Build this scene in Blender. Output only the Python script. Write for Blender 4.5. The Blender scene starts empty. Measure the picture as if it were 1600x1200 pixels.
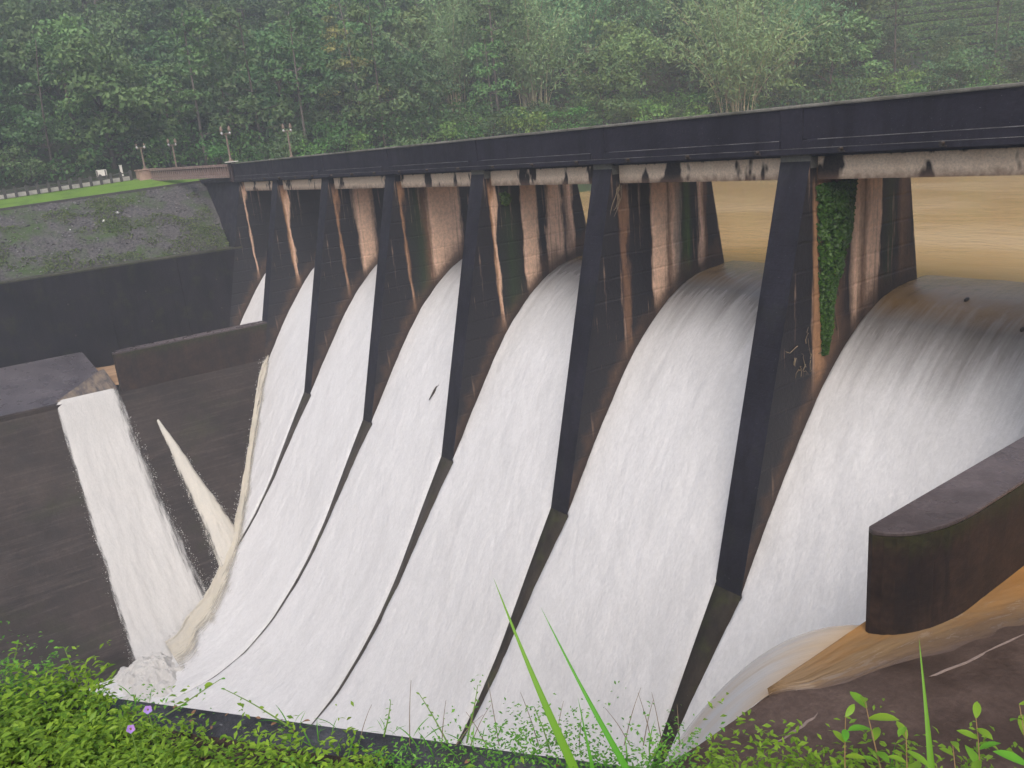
import bpy, math, random
import numpy as np
from mathutils import Vector, Matrix

# ------------------------------------------------------------------ camera, world, sun, exposure
SC = bpy.context.scene
COL = SC.collection
R3 = math.radians
CAMP = np.array([70.66, -23.209, 1.301])
YAW, PIT, ROL = 0.9648, 0.2851, 0.0946
cam = bpy.data.cameras.new('camera'); camo = bpy.data.objects.new('camera', cam); COL.objects.link(camo)
cam.sensor_width = 36.0; cam.lens = 1300.07 / 1600 * 36; cam.clip_start = 0.05; cam.clip_end = 3000
def cam_axes():
    f = np.array([-math.sin(YAW) * math.cos(PIT), math.cos(YAW) * math.cos(PIT), -math.sin(PIT)])
    r = np.array([math.cos(YAW), math.sin(YAW), 0]); d = np.cross(f, r)
    c, s = math.cos(ROL), math.sin(ROL)
    return c * r + s * d, -s * r + c * d, f
_r, _d, _f = cam_axes()
camo.matrix_world = Matrix(((_r[0], -_d[0], -_f[0], CAMP[0]), (_r[1], -_d[1], -_f[1], CAMP[1]), (_r[2], -_d[2], -_f[2], CAMP[2]), (0, 0, 0, 1)))
SC.camera = camo

SUN_EL, SUN_AZ = R3(50), R3(128)          # azimuth clockwise from +Y
world = bpy.data.worlds.new('World'); SC.world = world; world.use_nodes = True
wn = world.node_tree
sky = wn.nodes.new('ShaderNodeTexSky'); sky.sky_type = 'NISHITA'; sky.sun_disc = False
sky.sun_elevation = SUN_EL; sky.sun_rotation = SUN_AZ; sky.air_density = 1.0; sky.dust_density = 10.0; sky.ozone_density = 1.0; sky.altitude = 900
wn.links.new(sky.outputs[0], wn.nodes['Background'].inputs[0])
wn.nodes['Background'].inputs[1].default_value = 0.11
sun = bpy.data.lights.new('sun', 'SUN'); sun.energy = 1.5; sun.angle = R3(55); sun.color = (1.0, 0.965, 0.92)
suno = bpy.data.objects.new('sun', sun); COL.objects.link(suno)
sd = Vector((math.sin(SUN_AZ) * math.cos(SUN_EL), math.cos(SUN_AZ) * math.cos(SUN_EL), math.sin(SUN_EL)))
suno.rotation_euler = sd.to_track_quat('Z', 'Y').to_euler()
SC.view_settings.view_transform = 'Standard'; SC.view_settings.look = 'None'
SC.view_settings.gamma = 1.0; SC.view_settings.use_curve_mapping = False
SC.view_settings.exposure = 1.05
SC.cycles.use_denoising = True
SC.cycles.max_bounces = 8; SC.cycles.diffuse_bounces = 3; SC.cycles.glossy_bounces = 3; SC.cycles.transmission_bounces = 3; SC.cycles.volume_bounces = 1
SC.cycles.transparent_max_bounces = 6

rng = np.random.default_rng(7)
random.seed(7)

# ------------------------------------------------------------------ helpers
def tag(o, label=None, cat=None, group=None, kind=None):
    if label: o['label'] = label
    if cat: o['category'] = cat
    if group: o['group'] = group
    if kind: o['kind'] = kind
    return o

def empty(name, loc=(0, 0, 0), rz=0.0):
    o = bpy.data.objects.new(name, None); COL.objects.link(o); o.location = loc; o.rotation_euler = (0, 0, rz); o.empty_display_size = .3
    return o

def link(name, me, mats, parent=None, smooth=False):
    for m in (mats if isinstance(mats, (list, tuple)) else [mats]): me.materials.append(m)
    if smooth: me.polygons.foreach_set('use_smooth', np.ones(len(me.polygons), bool))
    o = bpy.data.objects.new(name, me); COL.objects.link(o)
    if parent: o.parent = parent
    return o

def obj(name, V, F, mats, parent=None, smooth=False, fm=None, uv=None):
    me = bpy.data.meshes.new(name)
    me.from_pydata([tuple(map(float, v)) for v in V], [], [tuple(map(int, f)) for f in F])
    if fm is not None: me.polygons.foreach_set('material_index', np.array(fm, np.int32))
    if uv is not None:
        ul = me.uv_layers.new(name='UVMap'); li = np.zeros(len(me.loops), np.int32); me.loops.foreach_get('vertex_index', li)
        ul.data.foreach_set('uv', np.asarray(uv, np.float32)[li].ravel())
    me.update()
    return link(name, me, mats, parent, smooth)

def fastmesh(name, V, F, mats, parent=None, smooth=False, uv=None, attr=None):
    """V (n,3), F (m,k) constant k"""
    V = np.ascontiguousarray(V, np.float32); F = np.ascontiguousarray(F, np.int32); k = F.shape[1]
    me = bpy.data.meshes.new(name)
    me.vertices.add(len(V)); me.vertices.foreach_set('co', V.ravel())
    me.loops.add(F.size); me.loops.foreach_set('vertex_index', F.ravel())
    me.polygons.add(len(F)); me.polygons.foreach_set('loop_start', np.arange(0, F.size, k, dtype=np.int32))
    if uv is not None:
        ul = me.uv_layers.new(name='UVMap'); ul.data.foreach_set('uv', np.asarray(uv, np.float32)[F.ravel()].ravel())
    me.update(calc_edges=True)
    if attr:
        for n, a in attr.items():
            at = me.attributes.new(n, 'FLOAT', 'POINT'); at.data.foreach_set('value', np.asarray(a, np.float32))
    return link(name, me, mats, parent, smooth)

def grid_faces(nu, nv, flip=False):
    i, j = np.meshgrid(np.arange(nu - 1), np.arange(nv - 1), indexing='ij')
    a = (i * nv + j).ravel(); b = a + nv; c = b + 1; d = a + 1
    return np.stack([a, d, c, b] if flip else [a, b, c, d], 1)

def grid(name, P, mats, parent=None, smooth=True, uv=None, flip=False, attr=None):
    nu, nv = P.shape[:2]
    return fastmesh(name, P.reshape(-1, 3), grid_faces(nu, nv, flip), mats, parent, smooth,
                    None if uv is None else np.asarray(uv).reshape(-1, 2), None if attr is None else {k: np.asarray(a).ravel() for k, a in attr.items()})

class MB:
    """collects boxes, prisms and tubes, one mesh"""
    def __init__(s): s.V = []; s.F = []
    def add(s, V, F):
        n = len(s.V); s.V += [tuple(v) for v in V]; s.F += [tuple(i + n for i in f) for f in F]
    def box(s, x0, x1, y0, y1, z0, z1):
        s.add([(x0, y0, z0), (x1, y0, z0), (x1, y1, z0), (x0, y1, z0), (x0, y0, z1), (x1, y0, z1), (x1, y1, z1), (x0, y1, z1)],
              [(0, 3, 2, 1), (4, 5, 6, 7), (0, 1, 5, 4), (1, 2, 6, 5), (2, 3, 7, 6), (3, 0, 4, 7)])
    def prism_x(s, yz, x0, x1):      # polygon in (y,z) counter-clockwise seen from +x, extruded along x
        n = len(yz)
        s.add([(x0, y, z) for y, z in yz] + [(x1, y, z) for y, z in yz],
              [tuple(range(n))[::-1], tuple(range(n, 2 * n))] + [(i, (i + 1) % n, n + (i + 1) % n, n + i) for i in range(n)])
    def prism_z(s, xy, z0, z1):
        n = len(xy)
        s.add([(x, y, z0) for x, y in xy] + [(x, y, z1) for x, y in xy],
              [tuple(range(n))[::-1], tuple(range(n, 2 * n))] + [(i, (i + 1) % n, n + (i + 1) % n, n + i) for i in range(n)])
    def beam(s, a, b, w, h):         # box from a to b, width w, height h
        a = Vector(a); b = Vector(b); d = (b - a).normalized(); u = Vector((0, 0, 1)) if abs(d.z) < .9 else Vector((1, 0, 0))
        sx = d.cross(u).normalized() * (w / 2); sz = sx.cross(d).normalized() * (h / 2)
        V = [p + i * sx + j * sz for p in (a, b) for i, j in ((-1, -1), (1, -1), (1, 1), (-1, 1))]
        s.add(V, [(0, 1, 2, 3), (7, 6, 5, 4), (0, 4, 5, 1), (1, 5, 6, 2), (2, 6, 7, 3), (3, 7, 4, 0)])
    def tube(s, pts, rad, k=6, cap=True):
        pts = [Vector(p) for p in pts]; n = len(pts); V = []; F = []
        for i, p in enumerate(pts):
            t = (pts[min(i + 1, n - 1)] - pts[max(i - 1, 0)]).normalized()
            u = t.cross(Vector((0, 0, 1)) if abs(t.z) < .95 else Vector((1, 0, 0))).normalized(); w = t.cross(u)
            r = rad[i] if hasattr(rad, '__len__') else rad
            V += [p + u * (r * math.cos(2 * math.pi * q / k)) + w * (r * math.sin(2 * math.pi * q / k)) for q in range(k)]
        for i in range(n - 1):
            for q in range(k): F.append((i * k + q, i * k + (q + 1) % k, (i + 1) * k + (q + 1) % k, (i + 1) * k + q))
        if cap: F.append(tuple(range(k))[::-1]); F.append(tuple(range((n - 1) * k, n * k)))
        s.add(V, F)
    def lathe(s, prof, c, k=12):     # prof list of (r,z)
        V = []; F = []; n = len(prof)
        for r, z in prof: V += [(c[0] + r * math.cos(2 * math.pi * q / k), c[1] + r * math.sin(2 * math.pi * q / k), c[2] + z) for q in range(k)]
        for i in range(n - 1):
            for q in range(k): F.append((i * k + q, i * k + (q + 1) % k, (i + 1) * k + (q + 1) % k, (i + 1) * k + q))
        F.append(tuple(range(k))[::-1]); F.append(tuple(range((n - 1) * k, n * k)))
        s.add(V, F)
    def build(s, name, mats, parent=None, smooth=False, bevel=0.0):
        o = obj(name, s.V, s.F, mats, parent, smooth)
        if bevel:
            b = o.modifiers.new('edge', 'BEVEL'); b.width = bevel; b.segments = 2; b.limit_method = 'ANGLE'
        return o

_tab = np.random.default_rng(3).random((256, 256))
def vnoise(u, v, seed=0):
    u = np.asarray(u, float) + seed * 17.31; v = np.asarray(v, float) + seed * 9.77
    i = np.floor(u).astype(int); j = np.floor(v).astype(int); a = u - i; b = v - j
    a = a * a * (3 - 2 * a); b = b * b * (3 - 2 * b)
    T = lambda p, q: _tab[p & 255, q & 255]
    return (T(i, j) * (1 - a) + T(i + 1, j) * a) * (1 - b) + (T(i, j + 1) * (1 - a) + T(i + 1, j + 1) * a) * b
def fbm(u, v, seed=0, o=4):
    r = 0; w = .5
    for k in range(o): r = r + w * vnoise(u * 2 ** k, v * 2 ** k, seed + k * 5); w *= .5
    return r
def smooth01(x, a, b):
    t = np.clip((np.asarray(x, float) - a) / (b - a), 0, 1); return t * t * (3 - 2 * t)

# ------------------------------------------------------------------ materials
class M:
    def __init__(s, name):
        s.m = bpy.data.materials.new(name); s.m.use_nodes = True; s.t = s.m.node_tree; s.n = s.t.nodes
        s.b = s.n['Principled BSDF']
    def node(s, typ, **kw):
        n = s.n.new(typ)
        for k, v in kw.items(): setattr(n, k, v)
        return n
    def L(s, a, b): s.t.links.new(a, b)
    def inp(s, sock, v):
        if isinstance(v, bpy.types.NodeSocket): s.L(v, sock)
        else: sock.default_value = v
    def coord(s, which='Object', scale=(1, 1, 1), loc=(0, 0, 0)):
        c = s.node('ShaderNodeTexCoord'); mp = s.node('ShaderNodeMapping'); s.L(c.outputs[which], mp.inputs[0])
        mp.inputs['Scale'].default_value = scale; mp.inputs['Location'].default_value = loc
        return mp.outputs[0]
    def noise(s, vec, scale=1, detail=4, rough=.55, dist=0.0):
        n = s.node('ShaderNodeTexNoise'); s.L(vec, n.inputs['Vector']); n.inputs['Scale'].default_value = scale
        n.inputs['Detail'].default_value = detail; n.inputs['Roughness'].default_value = rough; n.inputs['Distortion'].default_value = dist
        return n.outputs[0]
    def math(s, op, a, b=0.0, c=0.0, clamp=False):
        n = s.node('ShaderNodeMath', operation=op); n.use_clamp = clamp
        s.inp(n.inputs[0], a); s.inp(n.inputs[1], b); s.inp(n.inputs[2], c); return n.outputs[0]
    def ramp(s, f, stops, interp='LINEAR'):
        n = s.node('ShaderNodeValToRGB'); n.color_ramp.interpolation = interp; e = n.color_ramp.elements
        while len(e) < len(stops): e.new(.5)
        for q, (p, c) in zip(e, stops):
            q.position = p; q.color = (c, c, c, 1) if not hasattr(c, '__len__') else (*c, 1)
        s.inp(n.inputs[0], f); return n.outputs[0]
    def mix(s, f, a, b, blend='MIX'):
        n = s.node('ShaderNodeMix', data_type='RGBA', blend_type=blend)
        s.inp(n.inputs[0], f)
        for k, v in ((6, a), (7, b)):
            if isinstance(v, bpy.types.NodeSocket): s.L(v, n.inputs[k])
            else: n.inputs[k].default_value = (*v, 1)
        return n.outputs[2]
    def sep(s, vec):
        n = s.node('ShaderNodeSeparateXYZ'); s.L(vec, n.inputs[0]); return n.outputs
    def comb(s, x, y, z):
        n = s.node('ShaderNodeCombineXYZ')
        for k, v in enumerate((x, y, z)): s.inp(n.inputs[k], v)
        return n.outputs[0]
    def attr(s, name):
        return s.node('ShaderNodeAttribute', attribute_name=name).outputs['Fac']
    def bump(s, h, strength=.5, dist=.05):
        n = s.node('ShaderNodeBump'); s.inp(n.inputs['Strength'], strength); n.inputs['Distance'].default_value = dist
        s.L(h, n.inputs['Height']); s.L(n.outputs[0], s.b.inputs['Normal'])
    def done(s, color=None, rough=None, spec=None):
        if color is not None:
            if isinstance(color, bpy.types.NodeSocket): s.L(color, s.b.inputs['Base Color'])
            else: s.b.inputs['Base Color'].default_value = (*color, 1)
        if rough is not None: s.inp(s.b.inputs['Roughness'], rough)
        if spec is not None: s.b.inputs['Specular IOR Level'].default_value = spec
        return s.m

def concrete(name, c0, c1, rough=.6, streak=True, lines=True, moss=0.0, spec=.2, speck=True, scale=1.0):
    """weathered wet concrete: cloudy tone, vertical run-off streaks, board marks"""
    m = M(name); v = m.coord('Object')
    n = m.noise(v, .5 * scale, 6, .65); col = m.mix(m.ramp(n, [(.35, 0), (.68, 1)]), c0, c1)
    if streak:
        s = m.noise(m.coord('Object', (2.2 * scale, 2.2 * scale, .12 * scale)), 1, 5, .6)
        col = m.mix(m.math('MULTIPLY', m.ramp(s, [(.5, 0), (.68, 1)]), .6), col, tuple(x * .4 for x in c0))
    if moss:
        g = m.noise(v, .9, 5, .6); col = m.mix(m.math('MULTIPLY', m.ramp(g, [(.52, 0), (.66, 1)]), moss), col, (.05, .06, .015))
    fine = m.noise(v, 9 * scale, 4, .7)
    col = m.mix(m.math('MULTIPLY', m.ramp(fine, [(.4, 1), (.62, 0)]), .35), col, tuple(x * .5 for x in c0))
    if speck:
        w = m.noise(v, 22, 2, .5); col = m.mix(m.math('MULTIPLY', m.ramp(w, [(.735, 0), (.76, 1)]), .35), col, (.3, .3, .3))
    h = fine
    if lines:
        wv = m.node('ShaderNodeTexWave', wave_type='BANDS', bands_direction='Z'); m.L(m.coord('Object'), wv.inputs[0]); wv.inputs['Scale'].default_value = .8
        wv.inputs['Distortion'].default_value = .6; wv.inputs['Detail'].default_value = 2
        ln = m.ramp(wv.outputs[1], [(.0, 0), (.06, 1)]); h = m.math('ADD', fine, m.math('MULTIPLY', ln, .10))
        col = m.mix(m.math('MULTIPLY', m.math('SUBTRACT', 1.0, ln), .05), col, tuple(x * .4 for x in c0))
    m.bump(h, .5, .03)
    r = m.math('ADD', m.math('MULTIPLY', m.noise(v, 1.7, 3, .5), .35), rough - .17)
    return m.done(col, r, spec)

BLK = (.012, .011, .014); TAN = (.80, .525, .36); BRN = (.16, .085, .048); ORG = (.34, .18, .09); GRN = (.02, .035, .012)
MAT = {}
MAT['front'] = concrete('pier_front_concrete', (.007, .006, .010), (.023, .021, .032), .6, moss=.12, spec=.25)
MAT['front_foot'] = concrete('mossy_foot_concrete', (.022, .017, .012), (.05, .040, .03), .5, moss=.55, lines=False)
MAT['fascia'] = concrete('black_weathered_parapet', (.010, .009, .016), (.023, .021, .032), .6, lines=False, spec=.25)
MAT['strip'] = concrete('pale_ledge_highlight', (.05, .048, .05), (.26, .25, .25), .7, lines=False, streak=False, scale=2.5)  # pale tone paints the sky highlight on the fascia ledges
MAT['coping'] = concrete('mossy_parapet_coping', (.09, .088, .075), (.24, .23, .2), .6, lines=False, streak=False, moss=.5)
MAT['wall'] = concrete('dark_retaining_wall_concrete', (.007, .006, .0085), (.020, .017, .022), .7, moss=.25, spec=.1)
def slope_mat():
    m = M('wet_brown_side_slope'); v = m.coord('Object'); n = m.noise(v, .28, 6, .65); ln = m.noise(m.coord('Object', (4.5, .22, 4.5)), 1, 5, .7); f = m.noise(v, 5, 5, .75)
    col = m.mix(m.ramp(n, [(.35, 0), (.68, 1)]), (.018, .013, .0115), (.043, .031, .026))
    col = m.mix(m.math('MULTIPLY', m.ramp(ln, [(.5, 0), (.66, 1)]), .5), col, (.085, .066, .058))
    g = m.noise(m.coord('Object', (.5, .3, .5), (4, 2, 0)), 1, 5, .6); col = m.mix(m.math('MULTIPLY', m.ramp(g, [(.55, 0), (.68, 1)]), .4), col, (.026, .030, .010))
    col = m.mix(m.math('MULTIPLY', m.ramp(f, [(.4, 1), (.58, 0)]), .4), col, (.012, .009, .008))
    wet = m.noise(m.coord('Object', (.8, 1.6, .8)), 1, 4, .6)
    m.bump(m.math('ADD', f, ln), .5, .04); return m.done(col, m.math('ADD', m.math('MULTIPLY', wet, .5), .3), .15)
MAT['slope'] = slope_mat()
MAT['slab'] = concrete('wet_ledge_slab', (.06, .054, .062), (.115, .103, .112), .3, streak=False, lines=False, speck=False)
MAT['rslab'] = concrete('rough_brown_ledge', (.040, .025, .018), (.120, .082, .066), .45, streak=False, lines=False, scale=1.1, speck=False)
MAT['chute'] = concrete('chute_concrete', (.035, .028, .022), (.06, .05, .04), .4, streak=False, lines=False, moss=.3, speck=False)
def guide_mat():
    m = M('guide_wall_concrete'); v = m.coord('Object'); x, y, z = m.sep(v)
    n = m.noise(v, .9, 6, .65); s = m.noise(m.coord('Object', (2.5, 2.5, .3)), 1, 5, .65); f = m.noise(v, 7, 5, .7)
    col = m.mix(m.ramp(n, [(.35, 0), (.7, 1)]), (.016, .010, .008), (.055, .032, .023))
    col = m.mix(m.math('MULTIPLY', m.ramp(s, [(.5, 0), (.66, 1)]), .7), col, (.012, .009, .009))
    g = m.math('ADD', m.math('MULTIPLY', m.math('SUBTRACT', z, 2.0), .6), m.math('MULTIPLY', s, .9))
    col = m.mix(m.math('MULTIPLY', m.ramp(g, [(.70, 0), (1.0, 1)]), .75), col, m.mix(f, (.016, .017, .006), (.045, .05, .012)))
    col = m.mix(m.math('MULTIPLY', m.ramp(f, [(.4, 1), (.6, 0)]), .45), col, (.008, .006, .006))
    m.bump(f, .5, .03); return m.done(col, .6, .25)
MAT['guide'] = guide_mat()
MAT['guide_top'] = concrete('guide_wall_top', (.06, .047, .046), (.125, .10, .10), .3, streak=False, lines=False, speck=False)
MAT['rock'] = concrete('foreground_rock_coping', (.03, .03, .033), (.1, .1, .11), .65, streak=False, lines=False, scale=3, moss=.3)

def side_mat(name, stops):
    """run-off stained pier side: bands across the flow direction, wet brown band along the water line"""
    m = M(name); v = m.coord('Object'); x, y, z = m.sep(v)
    wob = m.noise(m.comb(0.0, m.math('MULTIPLY', y, 1.5), m.math('MULTIPLY', z, .35)), 1, 4, .6)
    yy = m.math('ADD', y, m.math('MULTIPLY', m.math('SUBTRACT', wob, .5), .9))
    mn, mx = -4.0, 8.0
    st = [((p - mn) / (mx - mn), c) for p, c in stops]
    col = m.ramp(m.math('DIVIDE', m.math('SUBTRACT', yy, mn), mx - mn), st)
    # narrow streaks inside the bands
    s = m.noise(m.comb(0.0, m.math('MULTIPLY', y, 5.0), m.math('MULTIPLY', z, .16)), 1, 5, .65)
    col = m.mix(m.math('MULTIPLY', m.ramp(s, [(.56, 0), (.68, 1)]), .5), col, BLK)
    s2 = m.noise(m.comb(3.0, m.math('MULTIPLY', y, 3.3), m.math('MULTIPLY', z, .2)), 1, 5, .65)
    col = m.mix(m.math('MULTIPLY', m.ramp(s2, [(.58, 0), (.68, 1)]), .35), col, TAN)
    # brown band just above the water
    hw = m.attr('above_water'); nb = m.noise(v, 1.1, 5, .6)
    hb = m.math('ADD', hw, m.math('MULTIPLY', m.math('SUBTRACT', nb, .5), 2.6))
    bn = m.ramp(m.math('DIVIDE', hb, 3.0), [(.12, 1), (.46, 0)])
    col = m.mix(m.math('MULTIPLY', bn, .72), col, m.mix(m.noise(v, 2.3, 5, .65), (.022, .014, .010), (.17, .092, .052)))
    col = m.mix(m.math('MULTIPLY', m.ramp(m.math('DIVIDE', hw, .7), [(.3, 1), (1, 0)]), .75), col, (.022, .014, .011))
    rr = m.noise(v, 6, 5, .7); col = m.mix(m.math('MULTIPLY', m.ramp(rr, [(.40, 1), (.58, 0)]), .22), col, BLK)
    wv = m.node('ShaderNodeTexWave', wave_type='BANDS', bands_direction='Z'); m.L(v, wv.inputs[0]); wv.inputs['Scale'].default_value = .35; wv.inputs['Distortion'].default_value = .5
    m.bump(m.math('ADD', rr, m.ramp(wv.outputs[1], [(.0, 0), (.05, 1)])), .5, .03)
    return m.done(col, .6, .35)

BK2 = (.016, .013, .014)
SIDES = {
 0: [(-4, BLK), (.05, BLK), (.2, TAN), (.35, BLK), (3.0, BK2), (3.3, TAN), (3.8, BRN), (4.2, BLK), (8, BLK)],
 1: [(-4, BLK), (.0, BLK), (.22, ORG), (.42, TAN), (.55, BLK), (3.2, BK2), (4.8, BK2), (5.0, BRN), (8, BLK)],
 2: [(-4, BLK), (.1, BLK), (.3, ORG), (.45, BLK), (1.4, BLK), (1.7, TAN), (2.6, TAN), (3.0, BLK), (8, BLK)],
 3: [(-4, BLK), (.05, BLK), (.2, ORG), (.4, BLK), (1.2, GRN), (1.7, BRN), (2.0, TAN), (3.9, TAN), (4.2, BLK), (8, BLK)],
 4: [(-4, BLK), (.1, BLK), (.25, ORG), (.38, TAN), (.5, BLK), (1.1, GRN), (1.9, BK2), (2.05, TAN), (2.85, TAN), (3.05, BLK), (3.4, BLK), (3.6, TAN), (4.5, TAN), (4.7, BLK), (5.2, TAN), (5.4, BLK), (8, BLK)],
 5: [(-4, BLK), (.2, BLK), (.40, BRN), (.58, BRN), (.7, BLK), (1.9, BLK), (2.1, TAN), (2.8, TAN), (3.0, BRN), (3.2, TAN), (3.6, (.2, .17, .14)), (3.8, GRN), (4.2, (.04, .09, .012)), (4.5, BLK), (4.85, BLK), (5.0, TAN), (5.25, BRN), (5.5, BLK), (8, BLK)],
 6: [(-4, BLK), (.15, BLK), (.35, ORG), (.9, ORG), (1.1, BRN), (2.2, BLK), (2.6, TAN), (3.0, BRN), (3.25, TAN), (3.9, TAN), (4.05, BLK), (4.6, GRN), (5.0, BLK), (5.3, BRN), (6, BLK), (8, BLK)],
}
def limit_stops(st):
    # colour ramps hold 32 stops, all fine; widen equal positions
    out = []; last = -99
    for p, c in st:
        p = max(p, last + .02); out.append((p, c)); last = p
    return out

def cream_beam():
    m = M('stained_cream_girder'); v = m.coord('Object'); x, y, z = m.sep(v)
    n = m.noise(v, 2.2, 5, .6); col = m.mix(n, (.64, .47, .33), (.86, .71, .54))
    s = m.noise(m.comb(m.math('MULTIPLY', x, .45), 0.0, m.math('MULTIPLY', z, .22)), 1, 4, .62)
    col = m.mix(m.ramp(s, [(.545, 0), (.575, 1)]), col, BK2)
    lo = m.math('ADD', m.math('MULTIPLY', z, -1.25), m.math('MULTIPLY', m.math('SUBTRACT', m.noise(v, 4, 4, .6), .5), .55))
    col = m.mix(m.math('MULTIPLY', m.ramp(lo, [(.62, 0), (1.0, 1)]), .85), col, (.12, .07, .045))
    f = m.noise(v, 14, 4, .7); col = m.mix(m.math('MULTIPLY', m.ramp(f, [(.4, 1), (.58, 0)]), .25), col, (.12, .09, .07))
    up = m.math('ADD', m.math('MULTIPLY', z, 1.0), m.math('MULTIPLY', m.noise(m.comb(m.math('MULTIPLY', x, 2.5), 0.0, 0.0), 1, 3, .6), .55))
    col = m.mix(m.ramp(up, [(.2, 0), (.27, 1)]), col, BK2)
    m.bump(f, .3, .02)
    return m.done(col, .7, .3)
MAT['beam'] = cream_beam()

def foam_mat(name, warm=0.0, clear=True, tone=.59, frac=1.0, thin=False):
    """white aerated water over a brown-clear glassy start; uv = (across, along the flow) in metres"""
    m = M(name); uv = m.coord('UV'); u, v, _ = m.sep(uv)
    fine = m.noise(m.comb(m.math('MULTIPLY', u, 6.5), m.math('MULTIPLY', v, 2.6), 0.0), 1, 5, .75)
    med = m.noise(m.comb(m.math('MULTIPLY', u, 1.5), m.math('MULTIPLY', v, .62), 7.0), 1, 5, .68)
    white = m.mix(m.ramp(m.math('ADD', m.math('MULTIPLY', fine, .55), m.math('MULTIPLY', med, .45)), [(.32, 0), (.61, 1)]),
                  tuple(tone * c for c in (.87, .863 - .02 * warm, .860 - .09 * warm)), tuple(tone * c for c in (1.01, 1.0 - .05 * warm, 1.0 - .15 * warm)))
    dk = m.noise(m.comb(m.math('MULTIPLY', u, 2.6), m.math('MULTIPLY', v, .5), 3.0), 1, 3, .55)
    white = m.mix(m.math('MULTIPLY', m.ramp(dk, [(.68, 0), (.84, 1)]), .28), white, (.42, .42, .425))
    gr = m.noise(m.comb(m.math('MULTIPLY', u, 11.0), m.math('MULTIPLY', v, 5.5), 4.0), 1, 3, .7)
    white = m.mix(m.math('MULTIPLY', m.ramp(gr, [(.42, 1), (.57, 0)]), .14), white, (.29, .29, .30))
    lg = m.noise(m.comb(m.math('MULTIPLY', u, .55), m.math('MULTIPLY', v, .17), 11.0), 1, 4, .62, .5)
    white = m.mix(m.math('MULTIPLY', m.ramp(lg, [(.46, 0), (.66, 1)]), .2), white, (.37, .365, .365))
    if clear:
        st = m.noise(m.comb(m.math('MULTIPLY', u, 3.2), m.math('MULTIPLY', v, .16), 2.0), 1, 5, .68)
        st2 = m.noise(m.comb(m.math('MULTIPLY', u, .5), m.math('MULTIPLY', v, .1), 5.0), 1, 3, .5)
        t = m.math('ADD', v, m.math('MULTIPLY', m.math('SUBTRACT', st, .5), 3.4)); t = m.math('ADD', t, m.math('MULTIPLY', m.math('SUBTRACT', st2, .5), 2.4))
        f = m.ramp(m.math('DIVIDE', t, 10.0), [(.22, 0), (.42, .34), (.64, .84), (.9, 1)])
        br = m.ramp(m.math('DIVIDE', v, 8.0), [(.12, (.27, .165, .07)), (.29, (.20, .125, .055)), (.42, (.055, .042, .03)), (.7, (.085, .076, .066))])
        col = m.mix(f, br, white)
        rough = m.math('ADD', m.math('MULTIPLY', f, .64), .07)
    else:
        col = white; rough = .75
    m.bump(m.math('ADD', m.math('MULTIPLY', fine, .7), med), .46, .08)
    m.done(col, rough, .5); m.b.inputs['IOR'].default_value = 1.33
    if thin:      # water that thins out and tears into strands towards its margins
        sn = m.noise(m.comb(m.math('MULTIPLY', u, 5.0), m.math('MULTIPLY', v, .45), 9.0), 1, 5, .72)
        al = m.ramp(m.math('ADD', m.attr('thickness'), m.math('MULTIPLY', m.math('SUBTRACT', sn, .5), 1.5)), [(.12, 0), (.62, 1)])
        m.L(al, m.b.inputs['Alpha'])
    return m.m
MAT['foam'] = foam_mat('white_spillway_water')
MAT['foam_plain'] = foam_mat('white_falling_water', .5, False, .50)
MAT['foam_beige'] = foam_mat('beige_silty_foam', 1.5, False, .50)

def brown_water(name, c0, c1, rough, sx, sy, bump=.12, dist=.05):
    m = M(name); v = m.coord('Object', (sx, sy, 1))
    n = m.noise(v, 1, 5, .6, .3); n2 = m.noise(m.coord('Object', (sx * .13, sy * .13, 1)), 1, 3, .5)
    col = m.mix(n2, c0, c1); m.bump(n, bump, dist)
    m.done(col, rough, .5); m.b.inputs['IOR'].default_value = 1.33
    return m.m
def reservoir_mat():
    m = M('brown_reservoir_water'); a = m.noise(m.coord('Object', (.45, .9, 1)), 1, 5, .62, .4); b = m.noise(m.coord('Object', (2.2, 4.0, 1)), 1, 3, .6)
    c = m.noise(m.coord('Object', (.035, .09, 1)), 1, 4, .55, .6)
    m.bump(m.math('ADD', a, m.math('MULTIPLY', b, .35)), m.math('ADD', .14, m.math('MULTIPLY', m.ramp(c, [(.42, 0), (.6, 1)]), .3)), .10)
    m.done(m.mix(m.ramp(c, [(.35, 0), (.65, 1)]), (.36, .205, .062), (.49, .335, .175)), .12, .5); m.b.inputs['IOR'].default_value = 1.33; return m.m
MAT['reservoir'] = reservoir_mat()
MAT['ledge_water'] = brown_water('orange_brown_ledge_water', (.20, .085, .018), (.26, .125, .035), .2, 2.4, .7, .5, .06)
MAT['pool'] = foam_mat('churned_pool_water', .5, False, .48)

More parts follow.
